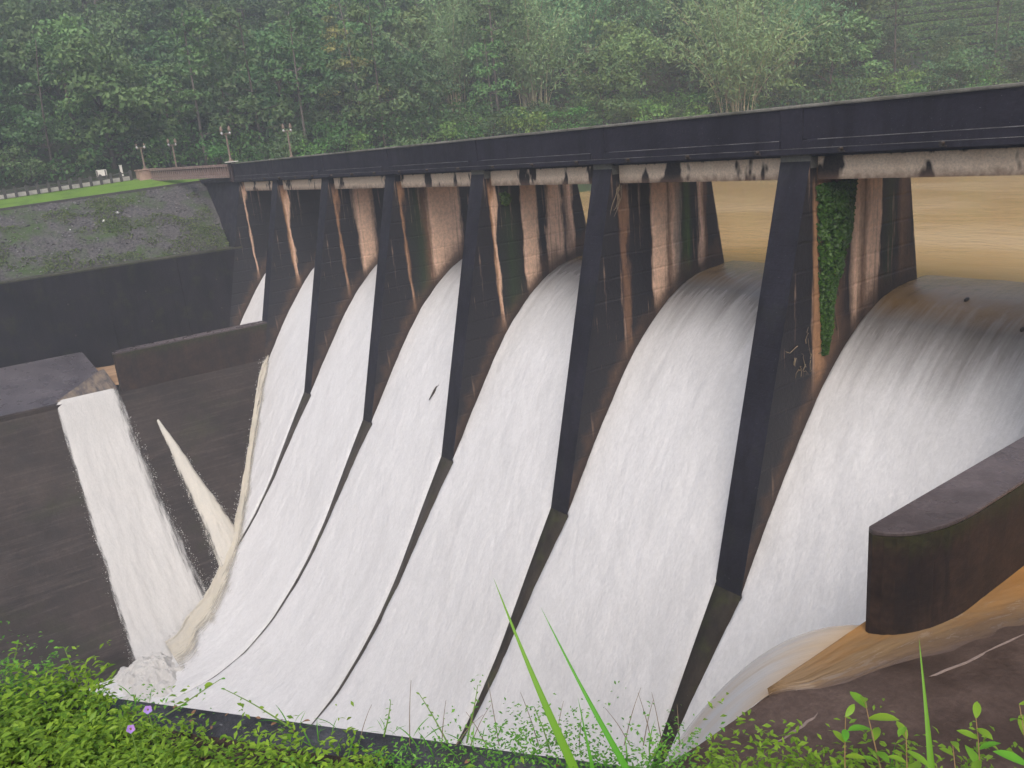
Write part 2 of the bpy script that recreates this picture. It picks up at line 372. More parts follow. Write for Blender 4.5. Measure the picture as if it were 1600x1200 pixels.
def leafmat(name, c0, c1, c2=None, rough=.55, trans=.25, objrand=.35):
    m = M(name); g = m.node('ShaderNodeNewGeometry'); oi = m.node('ShaderNodeObjectInfo')
    col = m.mix(g.outputs['Random Per Island'], c0, c1)
    if c2: col = m.mix(m.ramp(m.noise(m.coord('Object'), .45, 3, .5), [(.45, 0), (.62, 1)]), col, c2)
    hs = m.node('ShaderNodeHueSaturation'); m.L(col, hs.inputs['Color'])
    m.L(m.math('ADD', m.math('MULTIPLY', oi.outputs['Random'], objrand * 2), 1 - objrand), hs.inputs['Value'])
    m.L(m.math('ADD', m.math('MULTIPLY', m.math('FRACT', m.math('MULTIPLY', oi.outputs['Random'], 7.3)), .06), .47), hs.inputs['Hue'])
    m.done(hs.outputs[0], rough, .3)
    tr = m.node('ShaderNodeBsdfTranslucent'); m.L(hs.outputs[0], tr.inputs[0])
    mx = m.node('ShaderNodeMixShader'); mx.inputs[0].default_value = trans
    m.L(m.b.outputs[0], mx.inputs[1]); m.L(tr.outputs[0], mx.inputs[2]); m.L(mx.outputs[0], m.n['Material Output'].inputs[0])
    return m.m
MAT['leaf_dark'] = leafmat('dark_forest_leaves', (.050, .098, .036), (.082, .140, .047), (.095, .155, .052))
MAT['leaf_mid'] = leafmat('mid_green_leaves', (.080, .160, .050), (.125, .205, .062))
MAT['leaf_bush'] = leafmat('fresh_green_leaves', (.055, .13, .025), (.12, .23, .045))
MAT['leaf_bamboo'] = leafmat('bamboo_leaves', (.14, .27, .11), (.22, .35, .145), rough=.5, objrand=.15)
MAT['leaf_yellow'] = leafmat('yellowish_leaves', (.13, .14, .03), (.28, .26, .075), (.09, .13, .035), objrand=.1)
MAT['leaf_tea'] = leafmat('tea_leaves', (.11, .19, .045), (.20, .30, .075), objrand=.1)
MAT['herb'] = leafmat('bright_herb_leaves', (.065, .19, .014), (.22, .41, .035), (.11, .24, .022), rough=.4, trans=.35, objrand=.05)
MAT['herb2'] = leafmat('blue_green_herb_leaves', (.06, .18, .02), (.17, .36, .05), rough=.4, trans=.3, objrand=.05)
MAT['grass'] = leafmat('grass_blades', (.07, .20, .012), (.17, .36, .03), rough=.45, trans=.3, objrand=.05)
MAT['vine'] = leafmat('vine_leaves', (.012, .055, .010), (.055, .155, .02), (.03, .10, .014), rough=.45, trans=.2, objrand=.05)
MAT['petal'] = leafmat('purple_petals', (.32, .17, .52), (.45, .27, .65), rough=.6, trans=.3, objrand=.05)

def simple(name, c0, c1, rough=.7, scale=4, spec=.3, bump=.3):
    m = M(name); v = m.coord('Object'); n = m.noise(v, scale, 5, .65); col = m.mix(m.ramp(n, [(.3, 0), (.7, 1)]), c0, c1)
    m.bump(n, bump, .02); return m.done(col, rough, spec)
MAT['bark'] = simple('grey_brown_bark', (.035, .028, .022), (.09, .075, .06), .85, 3)
MAT['bark_pale'] = simple('pale_bark', (.07, .06, .05), (.15, .13, .11), .85, 3)
MAT['culm'] = simple('bamboo_culms', (.17, .17, .09), (.38, .32, .20), .6, 2)
MAT['brick'] = simple('red_brick', (.09, .06, .05), (.25, .185, .16), .8, 6)
MAT['pinkstone'] = simple('pink_plastered_block', (.22, .14, .11), (.38, .26, .21), .8, 2)
MAT['post'] = simple('dark_fence_concrete', (.03, .028, .028), (.07, .065, .06), .8, 5)
MAT['pale'] = simple('pale_painted_concrete', (.42, .40, .35), (.62, .60, .54), .8, 3)
MAT['lamp_post'] = simple('tan_lamp_post', (.12, .09, .07), (.22, .165, .125), .7, 5)
MAT['globe'] = simple('milky_lamp_globe', (.30, .29, .28), (.42, .41, .40), .25, 3, .5, 0)
MAT['metal'] = simple('rusty_pipe', (.015, .013, .013), (.05, .035, .025), .6, 8)
MAT['stone_white'] = simple('white_stone', (.6, .58, .55), (.78, .76, .74), .8, 6)
MAT['rockpale'] = simple('pale_boulder', (.24, .23, .22), (.45, .44, .42), .85, 2)
MAT['stem'] = simple('reddish_plant_stem', (.14, .07, .04), (.25, .18, .07), .6, 20)
MAT['stem_green'] = simple('green_plant_stem', (.09, .17, .03), (.16, .25, .05), .5, 20)
MAT['twig'] = simple('dry_twig', (.12, .09, .06), (.22, .17, .11), .8, 20)

def ground_mat(name, c0, c1, cg, thr=(.5, .62), scale=.35, pebble=5.0):
    m = M(name); v = m.coord('Object'); p = m.noise(v, pebble, 5, .75); col = m.mix(m.ramp(p, [(.36, 0), (.64, 1)]), c0, c1)
    g = m.noise(v, scale, 5, .62); col = m.mix(m.ramp(g, [(thr[0], 0), (thr[1], 1)]), col, m.mix(p, tuple(x * .5 for x in cg), cg))
    m.bump(p, .8, .08); return m.done(col, .8, .25)
MAT['gravel'] = ground_mat('dark_gravel_embankment', (.022, .020, .020), (.105, .098, .098), (.05, .085, .02), (.48, .66))
MAT['lawn'] = ground_mat('mown_lawn', (.07, .14, .015), (.14, .24, .03), (.10, .19, .025), scale=.6, pebble=14)
MAT['forest_floor'] = ground_mat('forest_floor', (.012, .016, .008), (.03, .036, .016), (.03, .055, .015))
MAT['soil'] = ground_mat('leaf_litter_soil', (.03, .02, .014), (.08, .055, .04), (.05, .08, .02), scale=1.5, pebble=18)
MAT['road'] = simple('pale_road_surface', (.22, .21, .19), (.34, .33, .30), .8, 2)

# ------------------------------------------------------------------ spillway profile (water surface) in (y,z)
PR = np.array([(9.5, -4.95), (6.8, -4.95), (5.6, -4.98), (4.5, -5.12), (3.1, -5.72), (1.9, -6.6), (.7, -7.75), (-.4, -9.1), (-1.4, -10.5), (-2.5, -12.15), (-3.65, -13.9), (-5.1, -16.15),
               (-7.1, -19.35), (-8.6, -21.4), (-9.65, -22.6), (-11.3, -24.25), (-13.1, -25.5), (-15.1, -26.25), (-18, -26.5), (-24, -26.5)])
def resample(P, n):
    s = np.r_[0, np.cumsum(np.linalg.norm(np.diff(P, axis=0), axis=1))]; q = np.linspace(0, s[-1], n)
    X = np.stack([np.interp(q, s, P[:, k]) for k in range(P.shape[1])], 1)
    k = np.hanning(max(5, int(n / s[-1] * 2.2)) | 1); k /= k.sum(); h = len(k) // 2
    Y = np.stack([np.convolve(np.pad(X[:, c], h, mode='reflect', reflect_type='odd'), k, 'valid') for c in range(P.shape[1])], 1)
    return Y
PD = resample(PR, 340)
PS = np.r_[0, np.cumsum(np.linalg.norm(np.diff(PD, axis=0), axis=1))]
tn = np.gradient(PD, axis=0); tn /= np.linalg.norm(tn, axis=1)[:, None]
PN = np.stack([tn[:, 1], -tn[:, 0]], 1)          # outward (away from concrete)
PN *= np.sign(PN[:, 1:2] + 1e-9 + 0 * PN[:, :1]) if False else 1
if PN[60, 1] < 0: PN = -PN
def z_water(y): return np.interp(-np.asarray(y, float), -PD[:, 0], PD[:, 1])

B, TH = 9.0, 1.106
def pier_front(z): return .2606 * z              # y of the battered front face
def pier_rear(z): return np.where(z > -4.98, 5.62 - .2 * z - .1, 5.62 + .996 - .1 + (-4.98 - z) * .1)

# concrete chute under the water
PC = PD - PN * .28
xs = np.array([0.5, 73.5])
P = np.stack([np.stack([np.full(len(PC), x), PC[:, 0], PC[:, 1]], 1) for x in xs])
o = grid('spillway_chute', P, MAT['chute'], uv=np.stack(np.meshgrid(xs, PS, indexing='ij'), -1))
tag(o, 'dark concrete spillway chute under the white water sheets', None, None, 'structure')

# ------------------------------------------------------------------ piers
def pier_meshes(n, sm):
    x0, x1 = -TH / 2, TH / 2
    zs = np.array([0, -.5, -1.2, -2, -3, -4, -5, -6, -7.5, -9, -10.5, -12, -13.2, -13.92, -14.3])
    # front face
    V = []; F = []; ys = pier_front(zs)
    for y, z in zip(ys, zs): V += [(x0, y, z), (x1, y, z)]
    for i in range(len(zs) - 1): F.append((2 * i, 2 * i + 2, 2 * i + 3, 2 * i + 1))
    fo = MB()
    fo.V = V; fo.F = F
    # top + rear
    k = len(fo.V); r = [(5.52, 0), (6.52, -5.0), (6.9, -8.8)]
    for y, z in r: fo.V += [(x0, y, z), (x1, y, z)]
    fo.F += [(0, 1, k + 1, k), (k, k + 1, k + 3, k + 2), (k + 2, k + 3, k + 5, k + 4)]
    # sides: rows from the top to under the water line
    nu, nv = 22, 26; S = []
    tt = np.linspace(0, 1, nu)
    for sgn in (1, -1):
        P = np.zeros((nu, nv, 3)); A = np.zeros((nu, nv))
        for i, t in enumerate(tt):
            # line i runs down from the top edge to the water-line profile
            yt = 0 + (5.52 - 0) * t
            yb = -3.9 + (6.85 + 3.9) * t; zb = float(z_water(yb)) - .45
            v = np.linspace(0, 1, nv)
            if i == 0: zz = v * zb; yy = pier_front(zz)
            elif i == nu - 1: zz = v * zb; yy = np.interp(-zz, [0, 5.0, 8.8], [5.52, 6.52, 6.9])
            else: zz = v * zb; yy = yt + (yb - yt) * v
            P[i, :, 0] = sgn * TH / 2; P[i, :, 1] = yy; P[i, :, 2] = zz; A[i] = zz - z_water(yy)
        S.append((P, A, sgn))
    return fo, S

def rowname(*a): return a
PIER_LABEL = {
 1: 'slim dark concrete pier at the head of the short guide wall',
 2: 'dark spillway pier with one orange run-off line, beyond the pier with the side jet',
 3: 'dark spillway pier with a grey water jet spurting past its foot',
 4: 'dark spillway pier with a small fern high on its tan streaked side',
 5: 'dark spillway pier with a bright green moss stripe near its rear edge',
 6: 'nearest full dark spillway pier, overgrown with a hanging leafy vine',
 7: 'spillway pier at the head of the near curved guide wall, mostly out of view',
}
for n in range(1, 8):
    sm = side_mat('pier_side_stain_%d' % n, limit_stops(SIDES[min(n, 6)]))
    t = empty('spillway_pier', (n * B, 0, 0)); tag(t, PIER_LABEL[n], 'pier', 'piers between the spillway bays')
    fo, S = pier_meshes(n, sm)
    o = fo.build('front_face', MAT['front'], t)
    for P, A, sgn in S: grid('side_face', P, sm, t, smooth=False, flip=(sgn < 0), attr={'above_water': A})
    # mossy cap block that shows under the bridge fascia
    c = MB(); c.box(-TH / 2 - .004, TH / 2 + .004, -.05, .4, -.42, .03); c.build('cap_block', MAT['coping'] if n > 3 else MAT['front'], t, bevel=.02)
    # toe: low ridge of exposed concrete below the pier
    if n >= 2:
        kk = [i for i in range(len(PD)) if PD[i, 1] < -13.7 and PD[i, 1] > -26.35][::4]
        P = np.zeros((len(kk), 4, 3))
        for q, i in enumerate(kk):
            z = PD[i, 1]; w = float(np.interp(-z, [13.9, 15, 16, 17.2, 18.5, 20.6, 23.4, 25.5, 26.4], [1.106, .94, .81, .66, .52, .37, .23, .09, .02]))
            lift = float(np.interp(-z, [13.7, 14.2, 17, 20], [-.03, -.04, -.08, -.11]))
            yy, zz = PD[i] + PN[i] * lift; yl, zl = PD[i] - PN[i] * .35
            a, b = -TH / 2 + .001, -TH / 2 + w
            P[q] = [(a, yl, zl), (a, yy, zz), (b, yy, zz), (b, yl, zl)]
        grid('toe', P, MAT['front_foot'] if n > 4 else MAT['chute'], t, smooth=False)

# ------------------------------------------------------------------ water sheets
def wake_w(z): return np.interp(-np.asarray(z), [13.9, 15, 16, 17.2, 18.5, 20.6, 23.4, 25.5, 26.4], [1.106, .92, .78, .64, .50, .35, .22, .08, .0])
LS = np.array([(-4, -12.6), (1.0, -12.95), (9.45, -12.75), (10.6, -15.2), (13.65, -19.7), (18, -24.2), (20, -26), (23.6, -26.9), (40, -27.2)])   # left bank (x,z)
def x_left(z): return np.interp(-np.asarray(z), -LS[2:, 1], LS[2:, 0])
RE = 62.3
def sheet(bay, name, label, ymin, seed, voff, nx=84):
    sel = (PD[:, 0] >= ymin) & (PD[:, 0] <= 7.3); Y = PD[sel, 0]; Z = PD[sel, 1]; S = PS[sel]; Nn = PN[sel]
    xl = np.full(len(Z), bay * B + TH / 2 - .02); xr = np.full(len(Z), (bay + 1) * B - TH / 2 + .02)
    low = Z < -13.9
    if bay >= 2: xl = np.where(low, bay * B - TH / 2 + wake_w(Z), xl)
    if bay == 1: xl = np.where(Z < -12.9, np.maximum(x_left(Z) - .6, xl), xl)
    if bay == 0: xl[:] = .98
    xr = np.where(low, (bay + 1) * B - TH / 2 + .0, xr)
    if bay == 6: xr = np.where(Z < -9, RE - .5 - (-9 - Z) / 1.25 + 1.0, xr)
    u = np.linspace(0, 1, nx)[:, None]
    X = xl[None] * (1 - u) + xr[None] * u
    Sg = np.broadcast_to(S[None], X.shape)
    foam = smooth01(Sg - voff, 4.0, 7.5)
    h = (fbm(X * 1.2, Sg * .6, seed, 4) - .47) * .10 * foam + (fbm(X * 5, Sg * 2.0, seed + 3, 3) - .44) * .05 * foam
    h += (fbm(X * 2.5, Sg * .12, seed + 9, 3) - .44) * .07 * smooth01(Sg, 2.5, 5) * (1 - .8 * smooth01(Sg, 7, 11))
    h += (fbm(X * 1.4, Sg * 1.6, seed + 19, 4) - .46) * .05 * (1 - foam)
    edge = np.minimum(u, 1 - u) * 8.0
    h -= np.exp(-(edge / .16) ** 2) * .10 * low[None]
    P = np.stack([X, Y[None] + Nn[None, :, 0] * h, Z[None] + Nn[None, :, 1] * h], -1)
    # skirts that close the edges down to the chute
    sk = lambda P0: np.stack([P0[:, 0], P0[:, 1] - Nn[:, 0] * .3, P0[:, 2] - Nn[:, 1] * .3], -1)[None]
    Pall = np.concatenate([sk(P[0]), P, sk(P[-1])]); ua = np.r_[X[:1], X, X[-1:]]
    UV = np.stack([ua + seed * 3.7, np.broadcast_to(S[None], ua.shape) - voff], -1)
    o = grid(name, Pall, MAT['foam'], uv=UV)
    tag(o, label, None, None, 'structure'); return o
BAYL = ['narrow white water sheet at the far left end, ending at the short guide wall', 'white water sheet edged with beige foam along the left slope',
        'white water sheet between the second and third piers', 'white water sheet with a small dark stick caught in it, between third and fourth piers',
        'white water sheet with a brown lip between fourth and fifth piers', 'white water sheet with a grey streaked crest between fifth and sixth piers',
        'wide grey white water sheet nearest the camera behind the curved guide wall', 'water sheet of the last bay past the curved guide wall']
for b in range(8):
    sheet(b, 'water_sheet', BAYL[b], {0: -3.4, 7: -.4}.get(b, -24), b + 1, [1.4, 1.4, 1.5, 1.6, 1.9, 2.5, 3.2, 3.2][b])
# ------------------------------------------------------------------ bridge over the piers
br = empty('dam_bridge', (36, 2.6, 0)); tag(br, 'long black concrete footbridge with solid parapet running across all the piers', 'bridge')
def bb(name, mat, *boxes, bevel=0.0):
    m = MB()
    for b in boxes: m.box(b[0] - 36, b[1] - 36, b[2] - 2.6, b[3] - 2.6, b[4], b[5])
    return m.build(name, mat, br, bevel=bevel)
X0, X1 = .75, 72.0
bb('deck', MAT['fascia'], (X0, X1, .02, 5.5, -.06, .34))
for k in range(8):
    xa = k * B + (.9 if k == 0 else .42); xb = (k + 1) * B - .42
    bb('parapet_panel', MAT['fascia'], (xa, xb, -.24, -.03, .475, 1.40))
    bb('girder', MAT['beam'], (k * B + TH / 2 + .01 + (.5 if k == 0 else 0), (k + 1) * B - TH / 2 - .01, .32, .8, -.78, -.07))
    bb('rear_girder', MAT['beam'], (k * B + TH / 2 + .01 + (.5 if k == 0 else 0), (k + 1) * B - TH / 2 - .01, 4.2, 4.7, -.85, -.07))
    bb('curb_band', MAT['fascia'], (xa, xb, -.285, .0, .215, .455), bevel=.012)
    bb('rear_parapet_panel', MAT['fascia'], (xa, xb, 5.3, 5.5, .35, 1.40))
for k in range(9):
    xc = k * B + (.45 if k == 0 else 0)
    bb('pilaster', MAT['fascia'], (xc - .40, xc + .40, -.262, -.0, .225, 1.405), bevel=.01)
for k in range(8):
    bb('ledge_highlight', MAT['strip'], (k * B + .95, (k + 1) * B - .45, -.292, -.25, .457, .474))  # thin added strip, its colour draws the light line along the ledge
bb('ledge_highlight', MAT['strip'], (X0, X1, -.328, -.29, .206, .219))
bb('lower_band', MAT['fascia'], (X0 - .7, X1, -.32, .0, .03, .205), bevel=.012)
bb('coping', MAT['coping'], (X0 - .8, X1, -.31, .05, 1.412, 1.50), bevel=.02)  # mossy, and its pale tone also paints the highlight line along the top
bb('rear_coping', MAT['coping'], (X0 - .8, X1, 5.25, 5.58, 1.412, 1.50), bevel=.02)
pipe = None
for k in range(23):
    m = MB(); x = 4.8 + 3.0 * k
    m.tube([(0, .1, 0), (0, -.16, -.015)], .055, 8); m.box(-.10, .10, -.03, .03, -.10, -.055)
    o = m.build('drain_spout', MAT['metal'], br); o.location = (x - 36, -.31 - 2.6, .16)

# ------------------------------------------------------------------ left abutment, walls, banks
t = empty('dam_abutment', (0, 0, 0)); tag(t, 'dark battered concrete abutment block between the gravel bank and the first bay', 'abutment')
m = MB()
yz = [(0, 0.02), (pier_front(-13.5), -13.5), (8, -13.5), (5.6, 0.02)]
m.prism_x(yz[::1], -12, 1.0 - .001)
m.build('block', MAT['front'], t)
fo, S = pier_meshes(0, None)
sm0 = side_mat('abutment_side_stain', limit_stops(SIDES[0]))
P, A, sgn = S[0]; P = P.copy(); P[:, :, 0] = 1.003
grid('stained_side', P, sm0, t, smooth=False, attr={'above_water': A})
m = MB(); m.box(-12, .7, -.25, 5.6, .03, .36); m.build('walkway', MAT['fascia'], t)
m = MB(); m.box(.05, .62, -.42, .1, .0, 1.56); m.build('end_pillar', concrete('reddish_end_pillar', (.03, .02, .022), (.06, .04, .04), .7, lines=False), t, bevel=.02)
m = MB(); m.box(-.18, .85, -.55, .25, 1.562, 1.64); m.build('pillar_cap', MAT['pale'], t, bevel=.015)

t = empty('retaining_wall', (1, -20, -5.3)); tag(t, 'long black retaining wall below the gravel bank at the left', 'wall')
m = MB(); m.box(-1.2, -.05, -25, 19.4, -9, -.002); m.build('wall_core', MAT['wall'], t)
for q in range(8):
    ya = -25 + 44.4 / 8 * q; m = MB(); m.box(-.049, 0, ya + .02, ya + 44.4 / 8 - .02, -9, -.003); m.build('wall_panel', MAT['wall'], t)
    for zc in (-2.2, -4.6):
        m = MB(); m.tube([(-.02, ya + 2.8, zc), (.07, ya + 2.8, zc - .01)], .06, 8); m.build('weep_pipe', MAT['metal'], t)
m = MB(); m.box(-1.25, .05, -25, 19.2, .003, .14); m.build('wall_coping', concrete('mossy_wall_coping', (.03, .03, .02), (.07, .065, .045), .75, lines=False, moss=.8), t, bevel=.02)

def guide_wall(x0, x1, y0, ytip, ztop, zbot, nose_side, label):
    t = empty('guide_wall', ((x0 + x1) / 2, ytip, zbot)); tag(t, label, 'wall')
    cx = (x0 + x1) / 2; w = x1 - x0; pts = []
    n = 10
    if nose_side > 0:     # flat left face, rounded right side
        out = [(x0, y0)] + [(x0, ytip + .12), (x0 + .05 * w, ytip + .03), (x0 + .14 * w, ytip)]
        for q in np.linspace(0, 1, n): out.append((x0 + .14 * w + (w * .86) * (1 - (1 - q) ** 2), ytip + 2.3 * q ** 1.6))
        out += [(x1, y0)]
    else:
        out = [(x0, y0)]
        for q in np.linspace(1, 0, n): out.append((x1 - .2 * w - (w * .8) * (1 - (1 - q) ** 2), ytip + 1.2 * q ** 1.6))
        out += [(x1, ytip + .1), (x1, y0)]
    out = [(x - cx, y - ytip) for x, y in out]
    m = MB(); m.prism_z(out, 0, ztop - zbot - .10); o = m.build('wall_body', MAT['guide'], t)
    m = MB(); m.prism_z([(x * 1.0, y) for x, y in out], ztop - zbot - .098, ztop - zbot); o = m.build('wall_top', MAT['guide_top'], t, bevel=.03)
    return t
guide_wall(8.5, 9.55, -2.2, -13.6, -10.2, -13.2, -1, 'short thin black guide wall with a pale top edge, running from the farthest pier')
guide_wall(62.42, 63.52, -1.3, -9.48, -6.56, -9.5, 1, 'thick curved-nosed guide wall with moss on its side, close at the right')

# left bank: concave side slope, ledge slab, channel
yy = np.linspace(-60, 1.5, 80); k = resample(LS[2:], 60)
P = np.stack([np.stack([np.full(len(k), 0) + k[:, 0], np.full(len(k), y), k[:, 1]], 1) for y in yy])
P[..., 2] += (fbm(P[..., 0] * .8, P[..., 1] * .5, 4) - .45) * .12
o = grid('bank_slope', P, MAT['slope'], flip=True); tag(o, 'dark wet concrete side slope left of the chute', None, None, 'structure')
m = MB(); m.prism_z([(1.0, -60), (9.47, -60), (9.47, -14.0), (1.0, -14.3)], -13.4, -13.2)
V = [(1.0, -60, -11.2), (9.47, -60, -12.78), (9.47, -14.0, -12.72), (1.0, -14.3, -11.2), (1.0, -60, -13.4), (9.47, -60, -13.4), (9.47, -14.0, -13.4), (1.0, -14.3, -13.4)]
o = obj('ledge', V, [(0, 1, 2, 3), (0, 4, 5, 1), (1, 5, 6, 2), (2, 6, 7, 3), (3, 7, 4, 0)], MAT['slab']); tag(o, 'pale wet concrete ledge at the foot of the black wall', None, None, 'structure')
m = MB(); m.box(9.3, 9.62, -60, -14.0, -13.1, -12.84); o = m.build('ledge_lip', MAT['slope']); tag(o, 'dark lip along the ledge edge', None, None, 'structure')
m = MB(); m.box(.9, 9.5, -14.2, 0, -13.6, -13.15); o = m.build('channel_floor', MAT['chute']); tag(o, 'channel floor behind the short guide wall', None, None, 'structure')
# channel water
uu, vv = np.meshgrid(np.linspace(1.02, 8.5, 40), np.linspace(-14.3, -2.5, 60), indexing='ij')
P = np.stack([uu, vv, -12.62 + (fbm(uu * 1.3, vv * .5, 12) - .45) * .3 + .25 * smooth01(vv, -6, -3)], -1)
o = grid('channel_water', P, brown_water('silty_channel_water', (.30, .17, .085), (.42, .30, .20), .25, 1.2, .5, .4, .05), uv=np.stack([uu, vv], -1)); tag(o, 'beige water running out behind the short guide wall', None, None, 'structure')
SPRAY = []
def add_spray(C, spread, n):
    C = np.asarray(C); q = C[rng.integers(0, len(C), n)]; SPRAY.append(q + rng.normal(size=(n, 3)) * np.asarray(spread))
# left fall down the slope
def slope_pt(x, y, lift):
    z = np.interp(x, k[:, 0], k[:, 1]); return z
def fall(name, label, ya, yb, x0, x1, mat, seed, thick=.22, taper=None):
    nx, ny = 120, 60
    s = np.linspace(0, 1, nx); xs_ = x0 + (x1 - x0) * s; v = np.linspace(0, 1, ny)
    X, Vv = np.meshgrid(xs_, v, indexing='ij'); S_ = s[:, None] + 0 * Vv
    y0 = ya(s)[:, None]; y1 = yb(s)[:, None]
    wig = (fbm(S_ * 9, Vv * 0 + 1, seed, 3) - .45) * .25
    Y = y0 * (1 - Vv) + y1 * Vv + wig * (np.abs(Vv - .5) * 2) ** 3
    Z = np.interp(X, k[:, 0], k[:, 1])
    prof = np.clip(np.minimum(Vv, 1 - Vv) * 9, 0, 1) ** .6
    Z = Z + thick * prof - .05 + (fbm(Y * 2.2, X * .5, seed, 4) - .45) * .3 * prof * smooth01(S_, 0, .12)
    P = np.stack([X + .06 * prof, Y, Z], -1)
    L = np.cumsum(np.r_[0, np.hypot(np.diff(xs_), np.diff(np.interp(xs_, k[:, 0], k[:, 1])))])
    th = np.clip(np.minimum(Vv / .08, (1 - Vv) / .22), 0, 1) * .9 + .1 * (S_ < .1)
    o = grid(name, P, mat, attr={'thickness': th}, uv=np.stack([Y + seed, np.broadcast_to(L[:, None], Y.shape)], -1), flip=True); tag(o, label, None, None, 'structure'); add_spray(P[8:, [0, 1, -3, -2, -1, -1]].reshape(-1, 3), (.08, .12, .1), 2200); return o
fall('side_fall', 'white water falling down the left slope from the end of the short guide wall', lambda s: -17.7 - .6 * s, lambda s: -13.72 + 1.5 * s ** .8, 9.40, 23.6, foam_mat('white_side_fall', .4, False, .49, thin=True), 3)
def film_mat():
    m = M('thin_silty_film'); v = m.coord('Object', (.5, 2.6, 1)); n = m.noise(v, 1, 5, .65, .4)
    m.bump(n, .4, .03); return m.done(m.mix(m.ramp(n, [(.4, 0), (.62, 1)]), (.075, .066, .068), (.21, .165, .125)), .25, .5)
# thin water over the ledge corner
uu, vv = np.meshgrid(np.linspace(5.5, 9.5, 30), np.linspace(0, 1, 40), indexing='ij')
ya = -14.0 - (uu - 5.5) / 4 * 3.7; yb = np.full_like(uu, -13.75)
Yv = ya * (1 - vv) + yb * vv
P = np.stack([uu, Yv, np.interp(uu, [1, 9.47], [-11.2, -12.72]) + .05 + .05 * fbm(uu * 3, Yv * 1.5, 5)], -1)
o = grid('ledge_film', P, film_mat()); tag(o, 'thin silty water sliding over the ledge corner', None, None, 'structure')
# jet from a drain hole in the slope: a flat spray that widens downhill
def jet_fn():
    n, q = 150, 40; s = np.linspace(0, 1, n); w = np.linspace(-1, 1, q)
    cx = 10.72 + 7.6 * s; cy = -11.9 + 1.05 * s + .75 * s * (1 - s) * 2.0 + .45 * s ** 2; zs_ = np.interp(cx, k[:, 0], k[:, 1])
    half = .10 + 1.25 * s ** .9
    Sg, W = np.meshgrid(s, w, indexing='ij')
    ed = (fbm(Sg * 26, W * 0 + np.sign(W) * 3 + 9, 21, 4) - .45) * (.05 + .28 * Sg)
    Y = cy[:, None] + W * (half[:, None] + ed)
    arch = .55 * np.sin(np.pi * np.clip(s * 1.02, 0, 1)) * (1 - .35 * s)
    Zt = zs_[:, None] + .06 + (arch[:, None] + .12 + .25 * Sg) * np.clip(1 - np.abs(W) ** 3, 0, 1) + (fbm(Sg * 12, Y * 5, 22, 4) - .45) * (.04 + .22 * Sg)
    P = np.stack([cx[:, None] + .12 * np.clip(1 - W ** 2, 0, 1) * (.3 + Sg), Y, Zt], -1)
    add_spray(P[30:, [0, 1, -2, -1]].reshape(-1, 3), (.08, .10, .08), 1200)
    return grid('water_jet', P, foam_mat('cream_jet_water', 1.3, False, .52, thin=True), attr={'thickness': np.clip((1 - np.abs(W)) / .45, 0, 1) * .9 + .3 * (1 - Sg) ** 3}, uv=np.stack([Y * 1.2, Sg * 11], -1), flip=True)
o = jet_fn(); tag(o, 'cream water jet spurting from a hole in the left slope', None, None, 'structure')
# beige foam where the sheet meets the left slope: a ragged ribbon lying in the valley of the two surfaces
ii = [i for i in range(len(PD)) if -26.35 < PD[i, 1] < -12.75]
Z = PD[ii, 1]; C = np.stack([x_left(Z), PD[ii, 0], Z], 1); Nn = PN[ii]
Sx = np.r_[0, np.cumsum(np.linalg.norm(np.diff(C, axis=0), axis=1))]; fr_ = Sx / Sx[-1]; w = np.linspace(-1, 1, 44)
wl = np.interp(fr_, [0, .06, .2, .5, .75, 1], [.06, .30, .22, .22, .35, .6]); wr = np.interp(fr_, [0, .06, .2, .5, .75, 1], [.08, .7, 1.0, 1.3, 2.1, 3.2])
Sg, W = np.meshgrid(Sx, w, indexing='ij')
ew = 1 + .7 * (fbm(Sg * 1.4, np.sign(W) * 4 + 8, 31, 4) - .45)
dx = np.where(W < 0, W * wl[:, None], W * wr[:, None]) * ew
slp = np.interp(C[:, 0], 0.5 * (k[1:, 0] + k[:-1, 0]), np.diff(k[:, 1]) / np.diff(k[:, 0]))
dz = np.where(W < 0, dx * slp[:, None], 0)
lift = (.05 + .24 * np.clip(1 - W ** 2, 0, 1) * np.interp(fr_, [0, .1, .6, 1], [.5, 1, .9, 1.5])[:, None] * (.5 + 1.1 * fbm(Sg * 1.1, dx * 2.2, 32, 4))) + (fbm(Sg * 3.0, dx * 5, 33, 3) - .44) * .07 - .1 * (np.abs(W) > .97)
P = np.stack([C[:, None, 0] + dx + .1 * (W < 0), C[:, None, 1] + Nn[:, None, 0] * lift, C[:, None, 2] + dz + Nn[:, None, 1] * lift], -1)
o = grid('foam_ribbon', P, foam_mat('beige_edge_foam', 1.9, False, .50, thin=True), attr={'thickness': np.clip(np.where(W < 0, (1 + W) / .5, (1 - W) / .8), 0, 1)}, uv=np.stack([dx * 1.5, Sg], -1), flip=True); tag(o, 'beige foam piling up where the water meets the left slope', None, None, 'structure')
add_spray(P[:, [0, 1, 2]].reshape(-1, 3), (.12, .1, .15), 2500); add_spray(P[200 if len(P) > 220 else len(P) // 2:, ::6].reshape(-1, 3), (.3, .2, .25), 1500)
# splash heap at the toe
uu, vv = np.meshgrid(np.linspace(0, 1, 170), np.linspace(0, 1, 170), indexing='ij')
X = 19.5 + 9 * uu; Y = -20.8 + 7 * vv; hh = np.exp(-(((uu - .42) / .27) ** 2 + ((vv - .45) / .27) ** 2))
rid = 1 - np.abs(2 * fbm(X * .9, Y * .9, 41, 5) - .95); hsp = hh * (.15 + .75 * rid ** 2 + .5 * fbm(X * 3, Y * 3, 42, 3))
P = np.stack([X, Y, -26.85 + hsp + .1], -1)
o = grid('splash', P, MAT['foam_plain'], uv=np.stack([X * 1.5, Y * 1.5], -1)); tag(o, 'churning pale splash at the foot of the side fall', None, None, 'structure')
